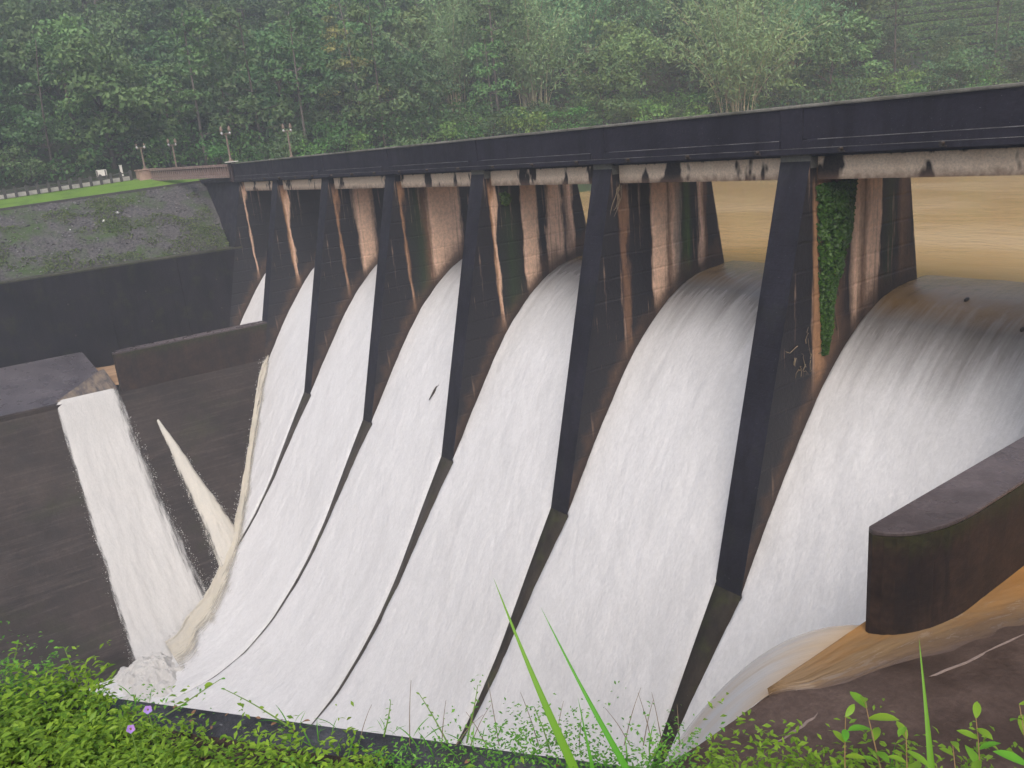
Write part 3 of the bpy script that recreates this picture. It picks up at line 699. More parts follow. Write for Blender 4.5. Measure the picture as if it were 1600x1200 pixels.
# stilling pool
uu, vv = np.meshgrid(np.linspace(14, 110, 150), np.linspace(-120, -15.5, 150), indexing='ij')
P = np.stack([uu, vv, -26.75 + .5 * (fbm(uu * .35, vv * .35, 8, 5) - .45)], -1)
o = grid('pool_water', P, MAT['pool'], uv=np.stack([uu * .6, vv * .6], -1)); tag(o, 'white churning pool at the foot of the dam', None, None, 'structure')

# right bank ledge with brown water, fan over the edge
SL = .11
EDGE_Y = [-15.2, -12.3, -12.0, -11.6, -10.9, -10.1, -8.7, -7.5, -6, -3, 0]; EDGE_X = [62.31, 62.31, 62.5, 62.9, 63.25, 63.55, 64.05, 64.7, 65.6, 67.6, 70]
uu, vv = np.meshgrid(np.linspace(RE, 75, 90), np.linspace(-60, -.2, 220), indexing='ij')
zz = -9.0 + SL * np.maximum(uu - RE, 0) + (fbm(uu * .9, vv * .9, 15, 5) - .47) * .12
P = np.stack([uu, vv, zz], -1); o = grid('ledge', P, MAT['rslab']); tag(o, 'rough brown concrete ledge below the near guide wall', None, None, 'structure')
uu, vv = np.meshgrid(np.linspace(0, 1, 40), np.linspace(-60, 2, 60), indexing='ij')
k2 = np.array([(RE, -9.0), (61.4, -10.3), (58.6, -13.6), (54.3, -18.8), (50, -22.5), (45, -25.5), (40, -27.2)]); k2 = resample(k2, 40)
P = np.stack([np.broadcast_to(k2[:, None, 0], (40, 60)), vv, np.broadcast_to(k2[:, None, 1], (40, 60))], -1); P[..., 2] -= .02
o = grid('bank_slope', P, MAT['slope']); tag(o, 'steep concrete side slope below the near ledge', None, None, 'structure')
# ledge water: region between the guide wall, the ledge edge and a shallow far edge
def ledge_mat():
    m = M('orange_brown_ledge_water'); uv = m.coord('UV'); a, b, _ = m.sep(uv)       # a: 0 deep .. 1 shallow, b: metres along the flow
    n = m.noise(m.comb(m.math('MULTIPLY', a, 4.5), m.math('MULTIPLY', b, .7), 0.0), 1, 5, .65, .8)
    n2 = m.noise(m.comb(m.math('MULTIPLY', a, 13.0), m.math('MULTIPLY', b, 1.6), 3.0), 1, 5, .7, .5)
    deep = m.mix(n, (.33, .145, .03), (.38, .19, .055))
    thin = m.mix(n, (.13, .078, .034), (.215, .145, .08))
    dn = m.math('ADD', m.math('MULTIPLY', b, .075), m.math('MULTIPLY', a, .55)); dn = m.math('ADD', dn, m.math('MULTIPLY', m.math('SUBTRACT', n, .5), .5))
    col = m.mix(m.ramp(dn, [(.45, 0), (1.0, 1)]), deep, thin)
    fo = m.math('MULTIPLY', m.ramp(m.math('ADD', m.math('MULTIPLY', n2, .6), m.math('MULTIPLY', n, .4)), [(.53, 0), (.64, 1)]), m.ramp(a, [(.35, 0), (.68, 1), (.93, .8), (1, .2)]))
    col = m.mix(m.math('MULTIPLY', fo, .42), col, (.36, .30, .24))
    col = m.mix(m.ramp(m.math('ADD', a, m.math('MULTIPLY', m.math('SUBTRACT', n2, .5), .5)), [(.55, 0), (.97, 1)]), col, (.07, .05, .043))
    m.bump(m.math('ADD', n, m.math('MULTIPLY', n2, .6)), .35, .05); m.done(col, m.math('ADD', m.math('MULTIPLY', fo, .4), .16), .5); m.b.inputs['IOR'].default_value = 1.33
    return m.m
uu, vv = np.meshgrid(np.linspace(0, 1, 90), np.linspace(0, 1, 220), indexing='ij')
Yv = -12.35 + 11.95 * vv
xe = np.interp(Yv, EDGE_Y, EDGE_X) + (fbm(Yv * .8, Yv * 0, 19, 3) - .45) * .5
X = (RE + .0) * (1 - uu) + xe * uu
P = np.stack([X, Yv, -9.0 + SL * (X - RE) + .16 - .2 * uu ** 2 + (fbm(uu * 6, Yv * .5, 23, 4) - .45) * .14 * (1 - .6 * uu)], -1)
o = grid('ledge_water', P, ledge_mat(), uv=np.stack([uu, -Yv], -1)); tag(o, 'orange brown water racing along the near ledge', None, None, 'structure')
def fan_mat():
    m = M('beige_fan_water'); u, v, _ = m.sep(m.coord('UV'))
    a = m.noise(m.comb(m.math('MULTIPLY', u, .8), m.math('MULTIPLY', v, .10), 1.0), 1, 4, .6); f = m.noise(m.comb(m.math('MULTIPLY', u, 6.0), m.math('MULTIPLY', v, .7), 2.0), 1, 5, .7)
    col = m.mix(m.ramp(m.math('ADD', a, m.math('MULTIPLY', m.math('SUBTRACT', f, .5), .4)), [(.30, 0), (.62, 1)]), (.52, .43, .33), (.52, .50, .475))
    col = m.mix(m.ramp(m.math('DIVIDE', v, 8.0), [(.0, 1), (.3, 0)]), col, (.44, .31, .18))
    m.L(m.ramp(m.math('ADD', m.attr('thickness'), m.math('MULTIPLY', m.math('SUBTRACT', f, .5), .9)), [(.05, 0), (.5, 1)]), m.b.inputs['Alpha'])
    m.bump(f, .35, .08); return m.done(col, .6, .5)
n1, n2 = 90, 60
s = np.linspace(0, 1, n1)[:, None]; tt = np.linspace(0, 1.0, n2)[None]
y0 = -9.1 - 3.4 * s; vx = 4.0 * (1 - s) ** .6 + .6; vy = 1.9 + 1.4 * s
tm = tt * np.interp(s, [0, 1], [.95, .75])
X = RE + .05 - vx * tm + 0 * s; Y = y0 - vy * tm; Zf = -8.93 - 4.9 * tm ** 2 - .8 * tm
nzz = (fbm(s * 9 + 0 * tm, tm * 2.2 + s * 2, 51, 4) - .45) * .35
P = np.stack([X, Y + nzz * .3, Zf + nzz * tm * .8 + 0 * s], -1)
o = grid('side_fan', P, fan_mat(), attr={'thickness': np.clip((1 - tt) / .5, 0, 1) * np.clip(s / .12 + .25, 0, 1) * np.clip((1 - s) / .15 + .15, 0, 1)}, uv=np.stack([s * 6 + 0 * tm, tm * 8 + 0 * s], -1)); tag(o, 'beige water fanning off the near ledge past the guide wall nose', None, None, 'structure')
# pale crack lines on the ledge
m = MB()
for (xa, ya, xb, yb) in ((63.31, -12.04, 63.28, -13.3), (64.75, -7.4, 63.9, -11.0)):
    n = 8
    pts = [(xa + (xb - xa) * q / n + random.uniform(-.03, .03), ya + (yb - ya) * q / n, 0) for q in range(n + 1)]
    pts = [(x, y, -9.0 + SL * (x - RE) - .012) for x, y, _ in pts]
    for a, b in zip(pts[:-1], pts[1:]): m.beam(a, b, .05, .05)
o = m.build('ledge_joint', simple('pale_joint_mortar', (.16, .12, .1), (.25, .19, .16), .7, 8)); tag(o, 'pale mortar joints across the brown ledge', None, None, 'structure')

def spray_fn():
    C = np.concatenate(SPRAY); n = len(C); N_ = unit_(rng.normal(size=(n, 3))); a = unit_(np.cross(N_, rng.normal(size=(n, 3)))); b = np.cross(N_, a); sz = (.012 + .035 * rng.random(n) ** 2)[:, None]
    V = np.stack([C - a * sz, C + b * sz, C + a * sz, C - b * sz], 1).reshape(-1, 3)
    o = fastmesh('spray', V, np.arange(4 * n).reshape(n, 4), MAT['foam_plain'], uv=np.zeros((4 * n, 2))); tag(o, 'flying spray drops along the jets and foam edges', None, None, 'stuff')
def unit_(a): return a / np.linalg.norm(a, axis=1, keepdims=True)
spray_fn()
# right side dam end (outside the picture) so the bridge does not end in the air
t = empty('dam_abutment', (73, 0, 0)); tag(t, 'concrete abutment block at the near end of the dam, outside the picture', 'abutment')
m = MB(); m.prism_x([(0, .02), (pier_front(-14), -14), (8, -14), (5.6, .02)], -.9, 12); m.build('block', MAT['front'], t)

# ------------------------------------------------------------------ gravel bank, lawn, road, terrain
uu, vv = np.meshgrid(np.linspace(0, 1, 60), np.linspace(-60, -.02, 160), indexing='ij')
ztop = np.interp(vv, [-60, -16, -1.5, 0], [-1.6, -.38, .14, .2])
Xg = -.2 - 8.8 * uu; Zg = -5.32 * (1 - uu) + ztop * uu + .22 * np.sin(np.pi * uu) + (fbm(Xg * 1.1, vv * 1.1, 61, 5) - .47) * .25 * np.sin(np.pi * uu)
o = grid('embankment', np.stack([Xg, vv, Zg], -1), MAT['gravel'], flip=True); tag(o, 'grey gravel embankment with weeds above the black wall', None, None, 'structure')
uu, vv = np.meshgrid(np.linspace(0, 1, 24), np.linspace(-60, .8, 120), indexing='ij')
ztop = np.interp(vv, [-60, -16, -1.5, 1], [-1.6, -.38, .14, .22]) + .06
Xg = -8.85 - 5.4 * uu - .0 * vv; Zg = ztop + np.interp(vv, [-60, -16, -8, -1.5], [.55, .60, .72, .85]) * uu
o = grid('lawn', np.stack([Xg, vv, Zg], -1), MAT['lawn'], flip=True); tag(o, 'bright green strip of lawn along the top of the gravel bank', None, None, 'structure')
m = MB(); V = []; F = []
for q, y in enumerate(np.linspace(-60, .8, 60)):
    z = float(np.interp(y, [-60, -16, -1.5, 1], [-1.6, -.38, .14, .22])); V += [(-8.8, y, z + .10), (-8.8, y, z - .25), (-8.95, y, z + .10)]
    if q: a = 3 * q; F += [(a - 3, a - 2, a + 1, a), (a - 1, a - 3, a, a + 2)]
o = obj('lawn_edging', V, F, MAT['post']); tag(o, 'dark edging board along the lawn', None, None, 'structure')
uu, vv = np.meshgrid(np.linspace(0, 1, 6), np.linspace(-60, 3, 60), indexing='ij')
zr = np.interp(vv, [-60, -16, -8, -4.8, -1.5, 3], [-1.55, .33, .73, .90, 1.04, 1.1])
o = grid('road', np.stack([-14.2 - 5.5 * uu, vv, zr + 0 * uu], -1), MAT['road'], flip=True); tag(o, 'pale road behind the fence', None, None, 'structure')

SHORE = np.array([(-9, -400), (-9, 8), (-8, 18), (-2.5, 31), (1, 38), (11, 55), (22, 70), (42, 90), (80, 112), (400, 190)], float)
def shore_sd(x, y):
    x = np.asarray(x, float); y = np.asarray(y, float); best = np.full(x.shape, 1e9); sg = np.ones(x.shape)
    for a, b in zip(SHORE[:-1], SHORE[1:]):
        d = b - a; L2 = d @ d; t = np.clip(((x - a[0]) * d[0] + (y - a[1]) * d[1]) / L2, 0, 1)
        dx = x - a[0] - t * d[0]; dy = y - a[1] - t * d[1]; r = np.hypot(dx, dy); s_ = np.sign(d[0] * dy - d[1] * dx)
        up = r < best - 1e-9; best = np.where(up, r, best); sg = np.where(up, s_, sg)
    return best * sg
def hill(x, y):
    s_ = shore_sd(x, y)
    z = np.interp(s_, [-6, 0, 2, 7, 13, 40, 90, 150, 400], [-30, -9, -5, .9, 1.15, 13, 34, 58, 120])
    n = (fbm(np.asarray(x) * .03, np.asarray(y) * .03, 71, 3) - .45) * 14 * smooth01(s_, 14, 60)
    return z + n
gx = np.r_[np.linspace(-330, -80, 60), np.linspace(-78, 130, 150), np.linspace(135, 330, 40)]; gy = np.r_[np.linspace(-330, -30, 50), np.linspace(-28, 190, 150), np.linspace(194, 420, 50)]
uu, vv = np.meshgrid(gx, gy, indexing='ij')
Zt = np.maximum(hill(uu, vv), -30)
o = grid('hillside', np.stack([uu, vv, Zt], -1), MAT['forest_floor']); tag(o, 'wooded hillside behind the reservoir', None, None, 'structure')
uu, vv = np.meshgrid(np.linspace(-12, 300, 160), np.linspace(6.4, 190, 160), indexing='ij')
o = grid('reservoir_water', np.stack([uu, vv, -4.985 + .0 * uu], -1), MAT['reservoir']); tag(o, 'muddy brown reservoir behind the piers', None, None, 'structure')

# near bank under the photographer
EA = np.array([66.96, -22.75]); ED = np.array([.796, .606]); EN = np.array([.606, -.796])
def epos(d, n): return EA[0] + ED[0] * d + EN[0] * n, EA[1] + ED[1] * d + EN[1] * n
def gz(d, n):
    return np.interp(n, [-.2, .0, .28, .8, 1.6, 2.6, 5, 20, 80], [-1.02, -1.0, -.99, -.84, -.62, -.40, -.2, .5, 3]) + .06 * (fbm(np.asarray(d) * 1.3, np.asarray(n) * 1.3, 81, 3) - .45)
dn = np.r_[np.linspace(-60, -4, 20), np.linspace(-3.8, 7, 80), np.linspace(7.5, 22, 20)]; nn = np.r_[np.linspace(.2, 4, 50), np.linspace(4.5, 70, 30)]
uu, vv = np.meshgrid(dn, nn, indexing='ij'); px, py = epos(uu, vv)
o = grid('ground', np.stack([px, py, gz(uu, vv)], -1), MAT['soil']); tag(o, 'soil and leaf litter of the near bank', None, None, 'structure')
t = empty('bank_wall', (EA[0], EA[1], -1)); tag(t, 'rough grey stone wall top along the foot of the foreground plants', 'wall')
dn = np.linspace(-60, 22, 500); prof = [(.55, -.06), (.3, -.01), (.12, .0), (.03, -.015), (.0, -.05), (-.02, -.3), (-.02, -9)]
P = np.zeros((len(dn), len(prof), 3))
for j, (n_, z_) in enumerate(prof):
    w_ = (fbm(dn * 3, dn * 0 + j, 91, 4) - .45) * (.05 if j < 6 else 0)
    x_, y_ = epos(dn, n_ + w_); P[:, j, 0] = x_ - EA[0]; P[:, j, 1] = y_ - EA[1]; P[:, j, 2] = z_ + w_ * .7
grid('wall_top', P, MAT['rock'], t)

# ------------------------------------------------------------------ vegetation builders
def unit(a): return a / (np.linalg.norm(a, axis=-1, keepdims=True) + 1e-9)
def leaf_quads(C, size, Nrm, aspect=.55, jit=.8, rg=rng, droop=0.0):
    """one folded diamond leaf (4 verts, 1 quad) per centre"""
    n = len(C); N_ = unit(Nrm + jit * rg.normal(size=(n, 3)))
    a = unit(np.cross(N_, rg.normal(size=(n, 3)))); a[:, 2] -= droop; a = unit(a); b = unit(np.cross(N_, a))
    s = np.asarray(size)[:, None]
    V = np.stack([C - a * s * .5, C + b * s * aspect * .5 - N_ * s * .06, C + a * s * .5 - N_ * s * .08, C - b * s * aspect * .5 - N_ * s * .06], 1).reshape(-1, 3)
    return V, np.arange(4 * n).reshape(n, 4)
def clump_leaves(clumps, per, size, jit=.8, aspect=.6, rg=rng, droop=0.0):
    """clumps: list of (centre, radius xyz). Leaves sit mostly in the outer, upper shell of every clump."""
    Cs = []; Ns = []
    for c, r in clumps:
        m = int(per * (np.prod(r) ** (2 / 3)))
        d = unit(rg.normal(size=(m, 3))); d[:, 2] = np.where(d[:, 2] < -.35, -d[:, 2], d[:, 2])
        rad = 1 - .55 * rg.random((m, 1)) ** 1.8
        rad *= 1 + .35 * (fbm(d[:, :1] * 2.5 + c[0], d[:, 1:2] * 2.5 + c[2] + d[:, 2:] * 1.7, 5, 2) - .4)
        Cs.append(np.array(c) + d * rad * np.array(r)); Ns.append(d + np.array([0, 0, .5]))
    C = np.concatenate(Cs); Nn = np.concatenate(Ns)
    return leaf_quads(C, size * rg.uniform(.6, 1.4, len(C)), Nn, aspect, jit, rg, droop)

def make_tree(kind, seed):
    """returns (trunk mesh, crown mesh) of a prototype"""
    rg = np.random.default_rng(seed); mb = MB(); clumps = []
    if kind == 'broad':
        h = rg.uniform(9.5, 13); tr = rg.uniform(.16, .26); bend = rg.normal(size=2) * .7
        tp = [(bend[0] * t * t, bend[1] * t * t, h * .72 * t - .6) for t in np.linspace(0, 1, 7)]
        mb.tube(tp, np.linspace(tr, tr * .35, 7), 7)
        for i in range(13):
            t = rg.uniform(.12, 1); p = np.array(tp[int(t * 6)]); a = rg.uniform(0, 6.28); L = rg.uniform(2.0, 4.2) * (1.25 - .5 * t)
            e = p + np.array([math.cos(a) * L, math.sin(a) * L, L * rg.uniform(.3, .9)])
            mb.tube([p, (p + e) / 2 + np.array([0, 0, .25]), e], [tr * .4, tr * .25, tr * .1], 5)
            for _ in range(3):
                q = e + rg.normal(size=3) * np.array([1.0, 1.0, .7]); r = rg.uniform(.8, 1.6)
                clumps.append((q, (r * 1.15, r * 1.15, r * .8)))
        for _ in range(7):
            q = np.array(tp[-1]) + rg.normal(size=3) * np.array([1.6, 1.6, .9]) + np.array([0, 0, 1.2]); r = rg.uniform(.9, 1.7); clumps.append((q, (r, r, r * .8)))
        V, F = clump_leaves(clumps, 60, .46, rg=rg)
    elif kind == 'tall':
        h = rg.uniform(14, 19); tr = rg.uniform(.14, .2); bend = rg.normal(size=2) * .8
        tp = [(bend[0] * t * t, bend[1] * t * t, h * .92 * t - .6) for t in np.linspace(0, 1, 9)]
        mb.tube(tp, np.linspace(tr, tr * .25, 9), 7)
        for i in range(20):
            t = rg.uniform(.2, 1); p = np.array(tp[int(t * 8)]); a = rg.uniform(0, 6.28); L = rg.uniform(1.2, 2.9) * (1.25 - .6 * t)
            e = p + np.array([math.cos(a) * L, math.sin(a) * L, L * rg.uniform(.15, .7)])
            mb.tube([p, e], [tr * .3, tr * .1], 5)
            for _ in range(2):
                q = e + rg.normal(size=3) * np.array([.7, .7, .5]); r = rg.uniform(.6, 1.25); clumps.append((q, (r * 1.1, r * 1.1, r * .7)))
        V, F = clump_leaves(clumps, 60, .42, rg=rg)
    elif kind == 'slender':
        h = rg.uniform(15, 18); tr = .15
        tp = [(.2 * math.sin(t * 3), .2 * t, h * t - .6) for t in np.linspace(0, 1, 9)]; mb.tube(tp, np.linspace(tr, .04, 9), 7)
        for i in range(26):
            t = rg.uniform(.22, 1); p = np.array(tp[min(8, int(t * 9))]); a = rg.uniform(0, 6.28); L = rg.uniform(.6, 1.7) * (1.35 - t)
            e = p + np.array([math.cos(a) * L, math.sin(a) * L, L * .5 + rg.uniform(-.4, .8)]); mb.tube([p, e], [.04, .015], 4)
            r = rg.uniform(.45, .95); clumps.append((e, (r, r, r * .9)))
        V, F = clump_leaves(clumps, 60, .34, rg=rg)
    elif kind == 'bush':
        for i in range(9):
            a = rg.uniform(0, 6.28); L = rg.uniform(.3, 2.0); e = np.array([math.cos(a) * L, math.sin(a) * L, rg.uniform(.6, 2.4)])
            mb.tube([(0, 0, -.4), e * np.array([.5, .5, .6]), e], [.06, .04, .015], 5); r = rg.uniform(.6, 1.2); clumps.append((e, (r * 1.15, r * 1.15, r * .85)))
        V, F = clump_leaves(clumps, 85, .27, rg=rg)
    elif kind == 'bamboo':
        Cs = []
        for i in range(42):
            a = rg.uniform(0, 6.28); r0 = 1.9 * rg.random() ** .6; h = rg.uniform(7, 16.5); out = rg.uniform(.6, 6.2) * (.35 + r0 / 1.9)
            pts = [(math.cos(a) * (r0 + out * t ** 2.3), math.sin(a) * (r0 + out * t ** 2.3), h * (t - .10 * t ** 4) - .4) for t in np.linspace(0, 1, 10)]
            mb.tube(pts, np.linspace(.07, .015, 10), 5, cap=False)
            for t in rg.uniform(.28, 1, 85) ** .75:
                k_ = t * 9; i0 = min(8, int(k_)); p = np.array(pts[i0]) * (1 - (k_ - i0)) + np.array(pts[i0 + 1]) * (k_ - i0)
                off = rg.normal(size=3) * np.array([.75, .75, .38]) * (.5 + .6 * t)
                c = p + off + np.array([0, 0, -.15])
                Cs.append(c + rg.normal(size=(3, 3)) * .22)
        C = np.concatenate(Cs); V, F = leaf_quads(C, .55 * rg.uniform(.6, 1.3, len(C)), np.tile([0, 0, .6], (len(C), 1)), .26, 1.1, rg, .5)
    return mb, V, F

PROTO = {}
SPEC = {'broad': ('broadleaf_tree', 'leaf_dark', 'bark', 4), 'mid': ('broadleaf_tree', 'leaf_mid', 'bark', 3), 'tall': ('tall_tree', 'leaf_mid', 'bark_pale', 3), 'tall_dark': ('tall_tree', 'leaf_dark', 'bark', 2),
        'slender': ('slender_tree', 'leaf_dark', 'bark', 2), 'bush': ('bush', 'leaf_bush', 'bark', 3), 'bush_dark': ('bush', 'leaf_dark', 'bark', 2), 'bamboo': ('bamboo_clump', 'leaf_bamboo', 'culm', 3), 'yellow': ('yellowish_tree', 'leaf_yellow', 'bark_pale', 1)}
SHAPE = {'mid': 'broad', 'tall_dark': 'tall', 'bush_dark': 'bush', 'yellow': 'tall'}
def plant(kind, x, y, z, sc, rz, label, cat, group=None, seed=0, squash=1.0):
    nm, lm, bm_, nv = SPEC[kind]; key = (kind, seed % nv)
    if key not in PROTO:
        mb, V, F = make_tree(SHAPE.get(kind, kind), 100 + 13 * (seed % nv) + sum(map(ord, kind)))
        t = empty(nm); a = mb.build('culm' if kind == 'bamboo' else ('stem' if 'bush' in kind else 'trunk'), MAT[bm_], t, smooth=True)
        b = fastmesh('foliage' if kind in ('bamboo', 'bush', 'bush_dark') else 'crown', V, F, MAT[lm], t)
        if kind == 'bamboo': a['kind'] = 'stuff'
        PROTO[key] = (t, a, b); r = t
    else:
        t, a, b = PROTO[key]; r = t.copy(); COL.objects.link(r)
        for ch in (a, b): c = ch.copy(); COL.objects.link(c); c.parent = r
    r.location = (x, y, z); r.rotation_euler = (0, 0, rz); r.scale = (sc, sc, sc * squash)
    for kx in ('group',):
        if kx in r.keys(): del r[kx]
    tag(r, label, cat, group); return r

CXY = CAMP[:2]
def polar(az_px, dist):
    """ground point at a bearing given by the picture's column along the horizon"""
    u = az_px; v = 309 - (u + 171) * .0961
    d = _r * (u - 800) / 1300.07 + _d * (v - 600) / 1300.07 + _f
    d = d[:2] / np.hypot(d[0], d[1]); return CXY + d * dist
LAB = {'broad': ('dense dark green broadleaf tree among many on the misty hillside', 'tree', 'dark broadleaf trees of the hillside wood'),
       'mid': ('mid green broadleaf tree with rounded clumps among many on the hillside', 'tree', 'mid green broadleaf trees of the hillside wood'),
       'tall': ('tall loose green tree with a pale trunk in the hillside wood', 'tree', 'tall pale trunked trees of the hillside wood'),
       'tall_dark': ('tall dark tree with a grey brown trunk in the hillside wood', 'tree', 'tall dark trees of the hillside wood'),
       'bush': ('fresh green bush at the foot of the wood along the far shore', 'bush', 'fresh green bushes along the far shore'),
       'bush_dark': ('low dark bush at the foot of the wood along the far shore', 'bush', 'dark bushes along the far shore')}
# named plants that stand out
SPECIAL = [  # kind, column, distance, scale, label
 ('bamboo', 1150, 104, 1.12, 'big feathery bamboo clump with leaning culms behind the bridge, right of the pale boulder'),
 ('bamboo', 838, 112, 1.12, 'bamboo clump with a thicket of bare upright culms, above the middle of the parapet'),
 ('bamboo', 905, 122, 1.15, 'tall bamboo clump between the culm thicket and the pale boulder'),
 ('bamboo', 715, 113, 1.0, 'bamboo clump leaning left beside the yellowish tree'),
 ('bamboo', 1235, 122, 1.0, 'pale bamboo clump standing right behind the big feathery bamboo'),
 ('bamboo', 1050, 128, 1.15, 'hazy bamboo clump rising behind the pale boulder'),
 ('yellow', 572, 106, .92, 'yellowish tree with bare pale trunks behind the far half of the bridge'),
 ('slender', 1398, 118, 1.05, 'slender dark tree standing against the tea slope, nearer the bamboo'),
 ('slender', 1552, 128, .98, 'slender dark tree standing against the tea slope at the far right'),
 ('slender', 1352, 150, .95, 'slender hazy tree behind the bamboo at the edge of the tea slope'),
]
placed = []
for i, (kd, u, d, sc, lb) in enumerate(SPECIAL):
    p = polar(u, d); plant(kd, p[0], p[1], float(hill(*p)), sc, i * 1.3, lb, 'bamboo' if kd == 'bamboo' else 'tree', 'bamboo clumps on the far shore' if kd == 'bamboo' else None, i); placed.append((*p, 4.0 if kd == 'bamboo' else 3.0))
def free(p, r): return all((p[0] - q[0]) ** 2 + (p[1] - q[1]) ** 2 > (.5 * (r + q[2]) + .2) ** 2 if False else (p[0] - q[0]) ** 2 + (p[1] - q[1]) ** 2 > (r * .5 + q[2] * .5) ** 2 for q in placed)
WOOD = []
rt = np.random.default_rng(21); cnt = 0; tries = 0
while cnt < 285 and tries < 30000:
    tries += 1
    u = rt.uniform(-140, 1700); d = 90 + 105 * rt.random() ** 1.35; p = polar(u, d); s_ = float(shore_sd(*p))
    if s_ < 8.5 or s_ > 85: continue
    if p[1] < 4 and p[0] > -22.5: continue
    if u > 1335 and s_ > 26: continue
    if 945 < u < 1020 and s_ < 14: continue
    if any(abs(u - q[1]) < (36 if q[0] == 'bamboo' else 26) and d < q[2] + 3 for q in SPECIAL): continue
    kd = rt.choice(['broad', 'mid', 'tall', 'tall_dark'], p=[.50, .34, .05, .11] if u < 640 else ([.25, .52, .13, .1] if u < 1335 else [.3, .65, .0, .05]))
    r = {'broad': 6.2, 'mid': 6.2, 'tall': 4.6, 'tall_dark': 4.6}[kd]
    if not free(p, r): continue
    sc = rt.uniform(.8, 1.2) * (1.0 if u < 1335 else .55)
    o_ = plant(kd, p[0], p[1], float(hill(*p)), sc, rt.uniform(0, 6.28), LAB[kd][0], LAB[kd][1], LAB[kd][2], int(rt.integers(0, 12)), rt.uniform(.85, 1.1)); placed.append((*p, r)); cnt += 1; WOOD.append((o_, kd, u, d))
cb = 0; tries = 0
while cb < 95 and tries < 6000:
    tries += 1
    u = rt.uniform(-100, 1680); d = 84 + 70 * rt.random() ** 1.3; p = polar(u, d); s_ = float(shore_sd(*p))
    if s_ < 3 or s_ > 15 or (p[1] < 4 and (p[0] > -21 or s_ > 17)): continue
    kd = 'bush' if rt.random() < .7 else 'bush_dark'
    if any((p[0] - q[0]) ** 2 + (p[1] - q[1]) ** 2 < 5 for q in placed): continue
    o_ = plant(kd, p[0], p[1], float(hill(*p)), rt.uniform(.8, 1.4), rt.uniform(0, 6.28), LAB[kd][0], LAB[kd][1], LAB[kd][2], int(rt.integers(0, 6))); placed.append((*p, 1.6)); cb += 1; WOOD.append((o_, kd, u, d))
# every plant of the wood gets a label of its own: look, then where it stands against things one can find
MARK = [(0, 'the very left end of the fence'), (70, 'the left half of the fence'), (140, 'the middle of the fence'), (205, 'the white marker post'), (245, 'the pinkish block'), (300, 'the left half of the balustrade'),
        (345, 'the right half of the balustrade'), (400, 'the reddish pillar'), (480, 'the lamp on the rear parapet'), (545, 'the second pier'), (640, 'the third pier'), (700, 'the leaning bamboo'), (790, 'the fourth pier'),
        (870, 'the thicket of bare culms'), (930, 'the culms beside the fifth pier'), (1010, 'the pale boulder'), (1090, 'the span right of the boulder'), (1200, 'the big feathery bamboo'), (1290, 'the nearest full pier'),
        (1380, 'the left edge of the tea slope'), (1470, 'the left half of the tea slope'), (1560, 'the middle of the tea slope'), (9999, 'the right end of the tea slope')]
ORD = ['nearest', 'second nearest', 'third nearest', 'fourth nearest', 'fifth nearest', 'sixth nearest', 'seventh nearest', 'eighth nearest', 'ninth nearest', 'tenth nearest', 'eleventh nearest', 'twelfth nearest']
LOOK = {'broad': 'dense dark broadleaf tree', 'mid': 'mid green rounded tree', 'tall': 'tall pale trunked tree', 'tall_dark': 'tall dark tree', 'bush': 'fresh green bush', 'bush_dark': 'dark low bush'}
bins = {}
for o_, kd, u, d in WOOD:
    mk = next(t for q, t in MARK if u < q); bins.setdefault((kd, mk), []).append((d, o_))
for (kd, mk), L_ in bins.items():
    L_.sort(key=lambda q: q[0])
    for i, (d, o_) in enumerate(L_):
        o_['label'] = (LOOK[kd] + ' standing behind ' + mk) if len(L_) == 1 else '%s, %s of those behind %s' % (LOOK[kd], ORD[min(i, 11)] if i < len(L_) - 1 else 'farthest', mk)
# undergrowth: one leafy mass filling the wood floor
def undergrowth():
    rg = np.random.default_rng(5); n = 150000
    u = rg.uniform(-160, 1720, n); d = 86 + 125 * rg.random(n) ** 1.2
    v = 309 - (u + 171) * .0961
    D = _r[None] * ((u - 800) / 1300.07)[:, None] + _d[None] * ((v - 600) / 1300.07)[:, None] + _f[None]
    D = D[:, :2] / np.hypot(D[:, 0], D[:, 1])[:, None]; Pp = CXY + D * d[:, None]
    s_ = shore_sd(Pp[:, 0], Pp[:, 1]); ok = (s_ > 3.0) & ~((Pp[:, 1] < 4) & (Pp[:, 0] > -21.0)) & ~((u > 1335) & (s_ > 27)) & ~((u > 950) & (u < 1015) & (s_ < 11))
    Pp = Pp[ok]; lump = fbm(Pp[:, 0] * .22, Pp[:, 1] * .22, 33, 4)
    z = hill(Pp[:, 0], Pp[:, 1]) + rg.random(len(Pp)) ** .6 * (0.3 + 4.4 * smooth01(lump, .3, .65))
    V, F = leaf_quads(np.c_[Pp, z], .42 * rg.uniform(.6, 1.4, len(Pp)), np.tile([0, 0, .8], (len(Pp), 1)), .6, .9, rg)
    o = fastmesh('undergrowth', V, F, leafmat('undergrowth_leaves', (.045, .10, .028), (.075, .145, .038), (.055, .11, .03))); tag(o, 'dense leafy undergrowth covering the floor of the wood', None, None, 'stuff')
undergrowth()
